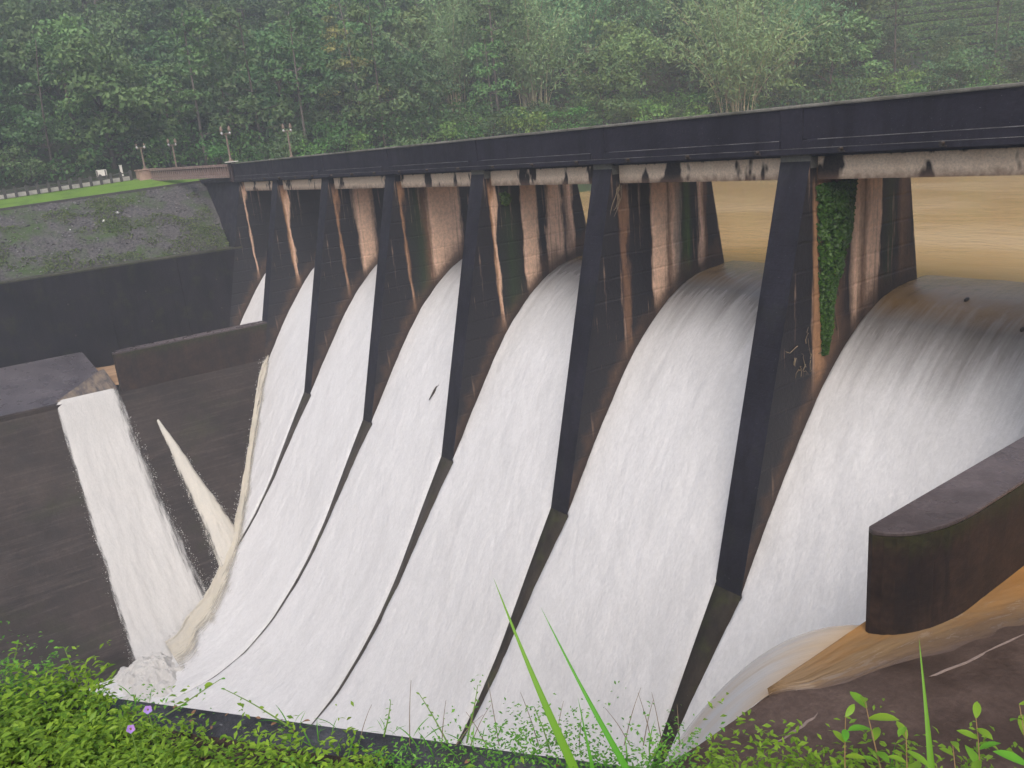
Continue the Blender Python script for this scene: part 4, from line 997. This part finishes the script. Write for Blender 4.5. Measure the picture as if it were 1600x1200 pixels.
# tea terraces on the right-hand slope
def tea():
    rg = np.random.default_rng(9); Cs = []
    n = 240000; u = rg.uniform(1270, 1760, n); d = rg.uniform(120, 215, n); v = 309 - (u + 171) * .0961
    D = _r[None] * ((u - 800) / 1300.07)[:, None] + _d[None] * ((v - 600) / 1300.07)[:, None] + _f[None]
    D = D[:, :2] / np.hypot(D[:, 0], D[:, 1])[:, None]; Pp = CXY + D * d[:, None]; s_ = shore_sd(Pp[:, 0], Pp[:, 1]); h = hill(Pp[:, 0], Pp[:, 1])
    row = np.abs(((h + .30 * fbm(Pp[:, 0] * .2, Pp[:, 1] * .2, 3, 3)) / 1.35) % 1 - .5) * 2
    ok = (s_ > 26) & (row > .36); Pp = Pp[ok]; h = h[ok]; row = row[ok]
    z = h + .9 * np.sqrt(np.clip(1 - (1 - row) ** 2 * 1.6, .05, 1)) * rg.uniform(.85, 1.05, len(h))
    V, F = leaf_quads(np.c_[Pp, z], .36 * rg.uniform(.7, 1.3, len(z)), np.tile([0, 0, 1.5], (len(z), 1)), .7, .5, rg)
    o = fastmesh('tea_bushes', V, F, MAT['leaf_tea']); tag(o, 'clipped tea bushes in contour rows on the far right slope', None, None, 'stuff')
tea()
# pale boulder on the far shore
def boulder(x, y, z, s, label, mat, name='boulder', seed=0, sub=3):
    import bmesh
    bm = bmesh.new(); bmesh.ops.create_icosphere(bm, subdivisions=sub, radius=1)
    for v in bm.verts:
        q = v.co; f = .72 + .6 * float(fbm(q.x * 1.3 + 3 + q.z, q.y * 1.3 + q.z * .7, seed, 3)); v.co = Vector((q.x * s[0], q.y * s[1], q.z * s[2])) * f
    me = bpy.data.meshes.new(name); bm.to_mesh(me); bm.free(); o = link(name, me, mat, None, False); o.location = (x, y, z); tag(o, label, 'rock'); return o
p = polar(983, 97); boulder(p[0], p[1], float(hill(*p)) + 2.2, (2.6, 1.6, 2.3), 'pale grey boulder on the far shore between bamboo clumps', MAT['rockpale'], seed=4)

# ------------------------------------------------------------------ fence, balustrade, lamps on the left bank
fr = empty('fence', (-14.3, -3.9, 1.0)); tag(fr, 'dark post and rail fence along the road above the lawn', 'fence')
FP = [(-14.2 - .004 * i * i, -4.9 - .86 * i) for i in range(24)]
fz = lambda y: float(np.interp(y, [-60, -16, -8, -4.8, -1.5, 3], [-1.6, .29, .69, .86, 1.0, 1.05]))
pm = None
for i, (x, y) in enumerate(FP):
    if pm is None:
        m = MB(); m.box(-.09, .09, -.11, .11, -.3, .85); m.add([(-.09, -.11, .85), (.09, -.11, .85), (.09, .11, .85), (-.09, .11, .85), (0, 0, .93)], [(0, 1, 4), (1, 2, 4), (2, 3, 4), (3, 0, 4)])
        o = m.build('post', MAT['post'], fr); pm = o
    else: o = pm.copy(); COL.objects.link(o)
    o.location = (x + 14.3, y + 3.9, fz(y) - 1.0)
for zz in (.70, .42):
    m = MB()
    for a, b in zip(FP[:-1], FP[1:]): m.beam((a[0] + 14.3 + .03, a[1] + 3.9, fz(a[1]) - 1 + zz), (b[0] + 14.3 + .03, b[1] + 3.9, fz(b[1]) - 1 + zz), .07, .09)
    m.build('rail', MAT['post'], fr)
kw = empty('kerb_wall', (-14.9, -4, 1.0)); tag(kw, 'low pale kerb wall running behind the fence posts', 'wall')
m = MB()
for a, b in zip(FP[:-1], FP[1:]): m.beam((a[0] + 14.9 - .45, a[1] + 4, fz(a[1]) - 1 + .14), (b[0] + 14.9 - .45, b[1] + 4, fz(b[1]) - 1 + .14), .16, .52)
m.build('wall_body', MAT['pale'], kw)
t = empty('gate_block', (-13.9, -3.6, .6)); tag(t, 'pinkish plastered block where the fence meets the brick balustrade', 'block')
m = MB(); m.box(-.7, .7, -.75, .75, -.6, 1.0); m.build('block_body', MAT['pinkstone'], t, bevel=.04)
m = MB(); m.box(-.78, .78, -.83, .83, 1.003, 1.12); m.build('block_cap', MAT['pinkstone'], t, bevel=.03)
bl = empty('balustrade', (-6.5, -1.8, .4)); tag(bl, 'red brick balustrade with openings between the block and the parapet', 'balustrade')
A = Vector((-.05, -.28, .38)); Bq = Vector((-13.1, -3.3, .62)); off = Vector((6.5, 1.8, -.4))
for zz, w, h, nm in ((.12, .34, .24, 'base_course'), (.98, .36, .20, 'top_rail')):
    m = MB(); m.beam(A + off + Vector((0, 0, zz)), Bq + off + Vector((0, 0, zz)), w, h); m.build(nm, MAT['brick'], bl)
pm = None
for i in range(38):
    p = A.lerp(Bq, (i + .5) / 38) + off
    if pm is None: m = MB(); m.box(-.10, .10, -.09, .09, .243, .878); pm = o = m.build('baluster', MAT['brick'], bl)
    else: o = pm.copy(); COL.objects.link(o)
    o.location = p
# lamps: post, arms, two milky globes with caps
def lamp(x, y, z, h, label, lantern, sc_=.85):
    t = empty('lamp_post', (x, y, z)); tag(t, label, 'lamp post', 'twin globe lamp posts at the far end of the dam')
    m = MB(); m.lathe([(.26, 0), (.26, .08), (.16, .1), (.13, .2), (.10, .22), (.075, h - .1), (.10, h - .06), (.10, h)], (0, 0, 0), 10); m.build('post', MAT['lamp_post'], t, smooth=False)
    m = MB(); m.tube([(.1, -.42, h - .05), (.05, -.2, h + .06), (-.05, .2, h + .06), (-.1, .42, h - .05)], .045, 6); m.build('arm', MAT['lamp_post'], t)
    for s in (-1, 1):
        m = MB(); r = .12; m.lathe([(r * math.sin(a), r * 1.05 * (1 - math.cos(a))) for a in np.linspace(.25, 3.0, 8)], (-s * .1, s * .42, h - .02), 12); g = m.build('globe', MAT['globe'], t, smooth=True)
        m = MB(); m.lathe([(.10, 0), (.13, .03), (.05, .10), (.02, .2)] if not lantern else [(.14, 0), (.16, .12), (.10, .32), (.02, .42)], (-s * .1, s * .42, h + .02 + 2.05 * r), 8); m.build('cap', MAT['lamp_post'], t)
    t.scale = (sc_, sc_, 1) ; return t
lamp(-.7, 5.42, 1.50, 2.15, 'twin lamp post standing on the rear parapet just beyond the first pier', True)
lamp(.33, -.2, 1.64, 2.1, 'twin lamp post on the cap of the reddish pillar at the parapet end', True)
lamp(-13.9, -3.6, 1.72, 1.85, 'twin lamp post on the pinkish block by the fence', False)
lamp(-17.5, .2, 1.0, 2.7, 'twin lamp post on the road side behind the brick balustrade', True)
t = empty('sign_post', (-17.6, -4.9, .9)); tag(t, 'small white marker post standing on the road behind the fence', 'post')
m = MB(); m.box(-.12, .12, -.1, .1, -.2, 1.35); m.build('post', MAT['pale'], t, bevel=.02)
m = MB(); m.box(-.15, .15, -.13, .13, 1.352, 1.42); m.build('cap', MAT['pale'], t, bevel=.02)
t = empty('notice_board', (-18.0, -6.6, .9), .9); tag(t, 'low pale notice board leaning beside the white marker post', 'board')
m = MB(); m.box(-.5, .5, -.03, .03, .55, 1.15); m.build('board', MAT['pale'], t)
for s in (-.4, .4): m = MB(); m.box(s - .04, s + .04, -.08, -.032, -.2, 1.1); m.build('leg', MAT['post'], t)
# white stones on the gravel
def emb(u, y): return -.2 - 8.8 * u, y, -5.32 * (1 - u) + float(np.interp(y, [-60, -16, -1.5, 0], [-1.6, -.38, .14, .2])) * u + .22 * math.sin(math.pi * u) + .1
for (u_, y_, s_, lb) in ((.58, -9.6, .26, 'white stone on the gravel bank, the lower left one of the bright pair'), (.67, -8.3, .27, 'white stone on the gravel bank, the upper right one of the bright pair'), (.62, -8.9, .13, 'tiny white stone between the bright pair of stones'), (.5, -18.0, .14, 'tiny white stone lying low on the gravel at the far left'), (.52, -12.3, .12, 'tiny white stone lying alone in the middle of the gravel bank')):
    x, y, z = emb(u_, y_); boulder(x, y, z - .06, (s_ * .7, s_ * .55, s_ * .42), lb, MAT['stone_white'], 'white_stone', int(u_ * 100), 2)
# loose stones of the gravel bank, uncountable
def bank_stones():
    rg = np.random.default_rng(31); n = 6000; u = rg.random(n); y = -1.0 - 36 * rg.random(n); x = -.2 - 8.8 * u
    z = -5.32 * (1 - u) + np.interp(y, [-60, -16, -1.5, 0], [-1.6, -.38, .14, .2]) * u + .22 * np.sin(np.pi * u)
    O = np.array([(1, 0, 0), (0, 1, 0), (-1, 0, 0), (0, -1, 0), (0, 0, 1), (0, 0, -1)], float); s = (.035 + .10 * rg.random(n) ** 2.5)[:, None, None]
    V = np.c_[x, y, z][:, None] + s * (O[None] + .35 * rg.normal(size=(n, 6, 3))) * np.array([1, 1, .75])
    T = np.array([(0, 1, 4), (1, 2, 4), (2, 3, 4), (3, 0, 4), (1, 0, 5), (2, 1, 5), (3, 2, 5), (0, 3, 5)])
    m = M('gravel_stones'); g = m.node('ShaderNodeNewGeometry'); m.done(m.ramp(g.outputs['Random Per Island'], [(0, (.04, .037, .038)), (.7, (.105, .10, .10)), (1, (.17, .165, .165))]), .75, .2)
    o = fastmesh('bank_stones', V.reshape(-1, 3), (T[None] + (np.arange(n) * 6)[:, None, None]).reshape(-1, 3), m.m); tag(o, 'loose grey stones covering the gravel bank', None, None, 'stuff')
bank_stones()
# weeds on the gravel bank: low tufts, one mass
def weeds():
    rg = np.random.default_rng(12); n = 30000; u = rg.random(n); y = rg.uniform(-34, -1.2, n)
    f = fbm(u * 7, y * .55, 44, 4) + .22 * smooth01(y, -9, -1) * smooth01(1 - u, .3, .8) + .1 * smooth01(1 - u, .85, 1) - .02; ok = f > .51; u = u[ok]; y = y[ok]; f = f[ok]
    x = -.2 - 8.8 * u; z = -5.32 * (1 - u) + np.interp(y, [-60, -16, -1.5, 0], [-1.6, -.38, .14, .2]) * u + .22 * np.sin(np.pi * u) + rg.random(len(u)) * (.06 + 2.0 * np.clip(f - .51, 0, .25) + .06)
    V, F = leaf_quads(np.c_[x, y, z], .17 * rg.uniform(.6, 1.5, len(x)), np.tile([.4, 0, .8], (len(x), 1)), .45, .9, rg)
    o = fastmesh('bank_weeds', V, F, leafmat('bank_weed_leaves', (.07, .12, .03), (.17, .23, .06), (.10, .16, .035))); tag(o, 'patchy green weeds growing through the gravel bank', None, None, 'stuff')
weeds()

# ------------------------------------------------------------------ plants on the piers
def vine(n, label, fn, count, size, mat, name='hanging_vine', seed=1, cat='vine'):
    rg = np.random.default_rng(seed); y, z, dpt = fn(rg, count); t = empty(name, (n * B + TH / 2, 1.0, -1.0)); tag(t, label, cat)
    C = np.c_[dpt, y - 1.0, z + 1.0]
    V, F = leaf_quads(C, size * rg.uniform(.6, 1.35, len(y)), np.tile([.9, -.2, .5], (len(y), 1)), .75, .55, rg, .35)
    fastmesh('foliage', V, F, mat, t)
    m = MB()
    for i in range(9):
        y0 = rg.uniform(y.min() + .2, np.percentile(y, 85)); z0 = z.max(); L = rg.uniform(.4, .95) * (z.max() - z.min())
        m.tube([(.03, y0 - 1 + .12 * math.sin(q * 1.3 + i), z0 + 1 - L * q / 8) for q in range(9)], .018, 4)
    m.build('stem', MAT['bark'], t)
    return t
def vine_shape(rg, n):
    z = -.95 - 5.6 * rg.random(n) ** 1.15; f = (-.95 - z) / 5.6
    lo = .2 + .45 * f; hi = np.interp(f, [0, .35, .6, 1], [2.35, 2.1, 1.35, .9]); y = lo + (hi - lo) * rg.random(n)
    ed = np.minimum(y - lo, hi - y) / (hi - lo); lump = fbm(y * 1.7, z * 1.1, 7, 3)
    keep = rg.random(n) < (.35 + 1.6 * ed + .8 * (lump - .4)); d = (.05 + .75 * lump * np.sqrt(np.clip(ed * 2, 0, 1)) * (1 - .5 * f)) * rg.random(n) ** .4
    return y[keep], z[keep], d[keep]
vine(6, 'bright leafy vine hanging down the side of the nearest full pier', vine_shape, 9500, .15, MAT['vine'])
def fern_shape(cy, cz, r):
    def f(rg, n):
        a = rg.uniform(0, 6.28, n); q = rg.random(n) ** .6 * r; return cy + q * np.cos(a), cz + q * np.sin(a) * 1.1 - .1, .04 + .22 * rg.random(n)
    return f
vine(4, 'small pale fern rooted high on the side of the fourth pier', fern_shape(.95, -1.35, .3), 90, .2, MAT['leaf_bush'], 'wall_fern', 3, 'fern')
p = (62.6, 0)
# dry roots dangling on pier sides
for n, yy_, zz_, L, lb in ((5, .35, -.85, 1.5, 'dry pale root dangling beside the top of the mossy striped pier'), (6, -.6, -6.6, .8, 'tangle of dry twigs clinging low on the nearest full pier')):
    t = empty('dry_root', (n * B + TH / 2, yy_, zz_)); tag(t, lb, 'root'); m = MB(); rg = np.random.default_rng(n)
    for i in range(5 if n == 5 else 11):
        p0 = np.array([.03, rg.normal() * (.06 if n == 5 else .35), rg.normal() * (.05 if n == 5 else .35)]); pts = [tuple(p0)]
        for q in range(5): p0 = p0 + np.array([rg.normal() * .02, rg.normal() * .09 - (.06 if n == 5 else 0), -L / 5 * rg.uniform(.3, 1) if n == 5 else rg.normal() * .12]); p0[0] = max(.02, p0[0]); pts.append(tuple(p0))
        m.tube(pts, np.linspace(.018, .006, 6), 4)
    m.build('root_strand', MAT['twig'], t)
# stick caught in the fourth sheet
yq = -1.9; zq = float(z_water(yq)); t = empty('caught_stick', (32.6, yq, zq)); tag(t, 'small dark stick caught in the white water between third and fourth piers', 'stick')
m = MB(); m.tube([(0, .25, .22), (.05, -.1, -.1), (.02, -.5, -.55)], [.03, .07, .02], 6); m.tube([(.03, 0, 0), (.22, .12, .2)], [.03, .01], 5); m.build('branch', MAT['metal'], t)
# rocks that break the crest of the near bay
for x_, y_, lb in ((57.3, 4.6, 'small dark snag breaking the water at the crest, next to the nearest pier'), (59.6, 3.4, 'small dark snag with a wake on the crest of the near bay')):
    z_ = float(z_water(y_)); boulder(x_, y_, z_ - .02, (.07, .13, .10), lb, MAT['metal'], 'crest_snag', int(x_), 2)

# ------------------------------------------------------------------ foreground plants
def blade_leaf(L, W, rows=5, fold=.25, curl=.5, rg=None):
    """a leaf along +Y from the origin, returns verts and tris/quads (as quads, tip degenerate-free tri)"""
    t = np.linspace(0, 1, rows); w = W * np.sin(np.pi * np.clip(t * .93 + .05, 0, 1)) ** .8; w[-1] = 0.02 * W
    y = L * t * (1 - .15 * curl * t); z = -curl * L * .45 * t ** 2
    V = []
    for i in range(rows): V += [(-w[i] / 2, y[i], z[i] + fold * w[i] * .5), (0, y[i], z[i]), (w[i] / 2, y[i], z[i] + fold * w[i] * .5)]
    F = []
    for i in range(rows - 1): a = 3 * i; F += [(a, a + 1, a + 4, a + 3), (a + 1, a + 2, a + 5, a + 4)]
    return np.array(V), np.array(F)
def scatter_leaves(name, base, dirs, ups, scl, mat, W=.45, curl=.5, rows=4, parent=None, fold=.3):
    V0, F0 = blade_leaf(1, W, rows, fold, curl); n = len(base)
    d = unit(dirs); s = unit(np.cross(d, ups)); u = np.cross(s, d)
    V = base[:, None] + scl[:, None, None] * (V0[None, :, 0:1] * s[:, None] + V0[None, :, 1:2] * d[:, None] + V0[None, :, 2:3] * u[:, None])
    F = (F0[None] + (np.arange(n) * len(V0))[:, None, None]).reshape(-1, 4)
    return fastmesh(name, V.reshape(-1, 3), F, mat, parent, True)
def ground_cover():
    rg = np.random.default_rng(77)
    parts = []
    n = 13500; d = rg.uniform(-4.5, 6.5, n); nn_ = .06 + 2.3 * rg.random(n) ** .9
    nn_ = np.where(rg.random(n) < .45, .0 + .75 * rg.random(n), nn_)
    dens = fbm(d * 1.1 + 3, nn_ * 1.6, 55, 4)
    bare = np.exp(-((d - .75) / .62) ** 2) * np.exp(-((nn_ - .12) / .20) ** 2)
    keep = (dens + rg.random(n) * .5 > .52 + .9 * bare) & (nn_ > .16 + .10 * (dens - .4) - .12 * smooth01(-d, -.1, .6) - .16 * smooth01(d, 1.0, 1.8)); d = d[keep]; nn_ = nn_[keep]
    x, y = epos(d, nn_); z = gz(d, nn_)
    hgt = .05 + .16 * rg.random(len(d)) + .17 * smooth01(-d, -.15, .9) * rg.random(len(d)) + .06 * smooth01(d, 1.0, 1.8) * rg.random(len(d)) + .07 * smooth01(d, 2.0, 3.2) * rg.random(len(d))
    far = 4200; d2 = rg.uniform(-9, 11, far); n2_ = 2.0 + 6 * rg.random(far); d = np.r_[d, d2]; nn_ = np.r_[nn_, n2_]; x, y = epos(d, nn_); z = gz(d, nn_); hgt = np.r_[hgt, .05 + .2 * rg.random(far)]
    B_ = []; D_ = []; U_ = []; S_ = []; K_ = []
    for i in range(len(d)):
        m = rg.integers(9, 17); kind = 0 if fbm(d[i] * 1.6, nn_[i] * 1.6, 66, 2) < .42 + .12 * (d[i] < .3) else 1
        lean = rg.normal(size=2) * .35
        for q in range(m):
            t = rg.random() ** .7; a = rg.uniform(0, 6.28); el = rg.uniform(-.1, .75)
            B_.append((x[i] + lean[0] * hgt[i] * t + rg.normal() * .02, y[i] + lean[1] * hgt[i] * t + rg.normal() * .02, z[i] + hgt[i] * t))
            D_.append((math.cos(a) * math.cos(el), math.sin(a) * math.cos(el), math.sin(el))); S_.append((rg.uniform(.017, .040) if kind == 0 else rg.uniform(.010, .022)) * (1 + .8 * (nn_[i] > 2.2)) * (1.25 if d[i] < .2 else 1)); K_.append(kind)
    B_ = np.array(B_); D_ = np.array(D_); S_ = np.array(S_); K_ = np.array(K_); U_ = np.tile([0., 0, 1], (len(B_), 1)) + rg.normal(size=(len(B_), 3)) * .3
    k0 = K_ == 0
    o = scatter_leaves('ground_cover', B_[k0], D_[k0], U_[k0], S_[k0], MAT['herb'], .42, .6, 3); tag(o, 'bright green leafy herbs carpeting the near bank', None, None, 'stuff')
    o = scatter_leaves('ground_cover', B_[~k0], D_[~k0], U_[~k0], S_[~k0], MAT['herb2'], .5, .5, 3); tag(o, 'fine leaved low creepers carpeting the near bank', None, None, 'stuff')
    # grass blades
    n = 3600; d = rg.uniform(-4.5, 6.5, n); nn_ = .03 + 2.2 * rg.random(n) ** 1.4; k_ = fbm(d * 1.4, nn_ * 1.8, 88, 3) + .12 * smooth01(d, 1.2, 2.2) > .45; d = d[k_]; nn_ = nn_[k_]; x, y = epos(d, nn_); n = len(d)
    a = rg.uniform(0, 6.28, n); el = rg.uniform(.55, 1.4, n); D = np.c_[np.cos(a) * np.cos(el), np.sin(a) * np.cos(el), np.sin(el)]
    o = scatter_leaves('grass', np.c_[x, y, gz(d, nn_)], D, np.tile([0, 0, 1.], (n, 1)) + rg.normal(size=(n, 3)) * .2, rg.uniform(.05, .14, n) * (1 + .5 * smooth01(d, 1.4, 2.4)), MAT['grass'], .045, .9, 6); tag(o, 'thin grass blades among the herbs of the near bank', None, None, 'stuff')
    # dead leaves
    n = 500; d = rg.uniform(-3, 5, n); nn_ = .05 + 1.2 * rg.random(n); x, y = epos(d, nn_); a = rg.uniform(0, 6.28, n)
    o = scatter_leaves('leaf_litter', np.c_[x, y, gz(d, nn_) + .012], np.c_[np.cos(a), np.sin(a), rg.normal(size=n) * .15], np.tile([0, 0, 1.], (n, 1)) + rg.normal(size=(n, 3)) * .3, rg.uniform(.02, .05, n), simple('dead_leaves', (.10, .05, .03), (.28, .16, .09), .8, 8), .5, .5, 4); tag(o, 'brown dead leaves littering the wall top', None, None, 'stuff')
ground_cover()
def cam_point(u, v, dist):
    d = _r * (u - 800) / 1300.07 + _d * (v - 600) / 1300.07 + _f; d = d / np.linalg.norm(d); return CAMP + d * dist
def on_bank(u, v):
    """ground point under a sight line"""
    for q in np.linspace(.9, 6, 500):
        p = cam_point(u, v, q); r = p[:2] - EA; n_ = r @ EN; d_ = r @ ED
        if p[2] < float(gz(d_, n_)): return p
    return cam_point(u, v, 2)
def root_for(u, n_):
    """ground point at n_ behind the wall edge whose sight line lies in picture column u"""
    best = None
    for d_ in np.linspace(-2, 7, 900):
        x, y = epos(d_, n_); p = np.array([x, y, float(gz(d_, n_)) - .02]); q = p - CAMP; w = q @ _f
        if w > .2:
            uu_ = 800 + 1300.07 * (q @ _r) / w
            if best is None or abs(uu_ - u) < best[0]: best = (abs(uu_ - u), p)
    return best[1]
# long grass blades standing up from the bank
def long_blade(base, tip, w, label, bow):
    base = np.array(base); tip = np.array(tip); t = empty('grass_blade', base); tag(t, label, 'grass blade'); n = 16; V = []; F = []
    ax = tip - base; side = np.cross(ax, CAMP - base); side /= np.linalg.norm(side); nrm = np.cross(side, ax); nrm /= np.linalg.norm(nrm)
    for i in range(n + 1):
        s = i / n; p = ax * s + (side * bow + nrm * .05) * math.sin(math.pi * s) * np.linalg.norm(ax); ww = w * (1 - s) ** .75 * (.85 + .3 * math.sin(math.pi * min(1, s * 1.4))) + .0004
        V += [p - side * ww / 2 + nrm * ww * .22, p, p + side * ww / 2 + nrm * ww * .22]
        if i: a = 3 * i; F += [(a - 3, a - 2, a + 1, a), (a - 2, a - 1, a + 2, a + 1)]
    obj('blade', V, F, MAT['grass'], t, smooth=True)
for bu, bv, bd, tu, tv, td, w, bow, lb in ((905, 1260, 1.75, 771, 903, 1.95, .018, -.012, 'broad long grass blade leaning left, widest one in front of the water'), (1000, 1260, 1.8, 845, 949, 2.05, .014, -.012, 'long grass blade leaning left, second from the broad one'),
                                         (938, 1250, 1.9, 903, 1090, 2.0, .011, 0.0, 'short grass blade standing between the two long leaning blades'), (1461, 1240, 1.6, 1436, 998, 1.75, .014, .004, 'single upright grass blade before the brown ledge at the right')):
    rt_ = root_for(bu + (bu - tu) * .25, .35); dd = np.linalg.norm(rt_ - CAMP); long_blade(rt_, cam_point(tu, tv, dd * .96), w * dd / bd, lb, bow)
# leafy weeds with separate leaves
def weed(base, tip, nl, L, label, mat='herb', wid=.36, seed=0, stem='stem', cat='weed', name='leafy_weed', spread=1.0):
    rg = np.random.default_rng(seed); base = np.array(base); tip = np.array(tip); t = empty(name, base); tag(t, label, cat); ax = tip - base
    pts = [ax * s + np.array([.02 * math.sin(s * 4 + seed), .02 * math.sin(s * 3), 0]) * np.linalg.norm(ax) for s in np.linspace(0, 1, 8)]
    m = MB(); m.tube(pts, np.linspace(.004, .0015, 8), 5); m.build('stem', MAT[stem], t)
    for i in range(nl):
        s = (.25 if np.linalg.norm(ax) < .4 else .5) + (.75 if np.linalg.norm(ax) < .4 else .5) * i / max(1, nl - 1); p = ax * s + np.array([.02 * math.sin(s * 4 + seed), .02 * math.sin(s * 3), 0]) * np.linalg.norm(ax)
        a = i * 2.4 + seed; el = rg.uniform(.0, .6); D = np.array([[math.cos(a) * math.cos(el), math.sin(a) * math.cos(el), math.sin(el) * spread]])
        scatter_leaves('leaf', p[None], D, np.array([[0, 0, 1.0]]) + rg.normal(size=(1, 3)) * .25, np.array([L * .68 * rg.uniform(.75, 1.2)]), MAT[mat], wid, .45, 6, t)
for i, (u, v, d, tu, tv, nl, L, lb) in enumerate((
    (1385, 1225, 1.65, 1354, 1092, 8, .062, 'reddish stemmed weed with lance leaves before the brown ledge'),
    (1310, 1225, 1.7, 1322, 1120, 6, .055, 'low weed with narrow leaves left of the reddish stemmed weed'),
    (1420, 1235, 1.5, 1412, 1135, 7, .05, 'compact leafy weed between the reddish stem and the upright blade'),
    (1530, 1230, 1.45, 1520, 1120, 8, .05, 'round leaved weed right of the single upright blade'),
    (1600, 1225, 1.4, 1590, 1100, 7, .055, 'pale weed at the bottom right corner of the picture'),
    (1480, 1235, 1.5, 1490, 1160, 6, .045, 'low leafy weed at the foot of the single upright blade'))):
    rt_ = root_for(u + 12, .30 + .06 * (i % 3)); dd = np.linalg.norm(rt_ - CAMP); weed(rt_, cam_point(tu, tv, dd * .97), nl, L * dd / d, lb, 'herb', .38, i + 1)
for i, (u, v, tu, tv, nl, L, wid, lb) in enumerate((
    (258, 1105, 345, 1062, 6, .055, .55, 'thin creeper stem with oval leaves reaching over the wall edge'),
    (455, 1125, 352, 1078, 7, .032, .5, 'small sprig on the wall edge above the purple flower'),
    (700, 1150, 655, 1085, 9, .03, .4, 'feathery weed on the edge near the middle, with dry seed heads'),
    (730, 1150, 745, 1070, 10, .03, .35, 'taller feathery weed on the edge next to the dark wake'),
    (600, 1140, 610, 1095, 8, .028, .4, 'low feathery weed on the wall edge left of the middle'),
    (860, 1165, 835, 1105, 8, .03, .3, 'wispy weed on the edge behind the broad grass blade'),
    (120, 1060, 100, 1012, 8, .06, .35, 'leafy weed standing highest at the left of the wall'),
    (15, 1050, 28, 1000, 8, .06, .3, 'leafy weed at the far left edge of the near bank'))):
    g = on_bank(u, v + 12); dist = np.linalg.norm(g - CAMP); weed(g, cam_point(tu, tv, dist + (.05 if i else -.05)), nl, L, lb, 'herb2' if i in (2, 3, 4, 5) else 'herb', wid, i + 20, 'stem_green')
# dry straws on the edge
def straw(u, v, tu, tv, label):
    g = on_bank(u, v); dist = np.linalg.norm(g - CAMP); tp = cam_point(tu, tv, dist + .05); t = empty('dry_straw', g); tag(t, label, 'straw', 'dry straws along the wall edge'); ax = tp - g
    m = MB(); m.tube([ax * s + np.array([0, 0, .08]) * math.sin(3.1 * s) * np.linalg.norm(ax) * (1 if s > .3 else .7) for s in np.linspace(0, 1, 7)], np.linspace(.0022, .0008, 7), 4); m.build('stalk', MAT['twig'], t)
for q in range(16):
    u = [690, 712, 735, 760, 780, 842, 868, 905, 985, 1005, 1035, 1062, 975, 1020, 640, 560][q]; straw(u, 1165, u + random.uniform(-45, 45), 1165 - random.uniform(45, 110), 'thin dry grass straw sticking up from the wall edge')
# two purple flowers
def flower(u, v, dist, r, label, up):
    c = cam_point(u, v, dist); t = empty('purple_flower', c); tag(t, label, 'flower', 'purple flowers on the near bank'); nv = unit((CAMP - c) * .8 + np.array(up))
    a0 = unit(np.cross(nv, np.array([0, 0, 1.]))); b0 = np.cross(nv, a0)
    for i in range(5):
        a = i * 2 * math.pi / 5; D = (a0 * math.cos(a) + b0 * math.sin(a) + nv * .35)[None]
        scatter_leaves('petal', np.zeros((1, 3)), D, nv[None], np.array([r]), MAT['petal'], 1.0, .35, 6, t, .1)
    m = MB(); m.lathe([(.002, -.012), (.004, -.004), (.003, .004)], (0, 0, 0), 8); m.build('flower_eye', MAT['stem'], t)
    g = np.array([0, 0, -.16]); m = MB(); m.tube([(0, 0, -.004), tuple(g * .5 + np.array([.01, 0, 0])), tuple(g)], .0022, 5); m.build('stem', MAT['stem_green'], t)
flower(231, 1109, 3.75, .018, 'open purple flower facing the camera at the wall edge', (0, 0, .3)); flower(204, 1139, 3.35, .016, 'purple flower seen side on, lower left of the open one', (1.5, .5, .8))

# ------------------------------------------------------------------ rain haze
m = MB(); m.box(-345, 345, -345, 435, -32, 190)
hz = bpy.data.materials.new('rain_haze'); hz.use_nodes = True; nt = hz.node_tree
for n_ in list(nt.nodes):
    if n_.type == 'BSDF_PRINCIPLED': nt.nodes.remove(n_)
pv = nt.nodes.new('ShaderNodeVolumePrincipled'); pv.inputs['Density'].default_value = .0014; pv.inputs['Color'].default_value = (.88, .93, 1.0, 1); pv.inputs['Anisotropy'].default_value = .2
nt.links.new(pv.outputs[0], nt.nodes['Material Output'].inputs['Volume'])
o = m.build('haze', hz); tag(o, 'thin rain haze filling the valley', None, None, 'stuff')
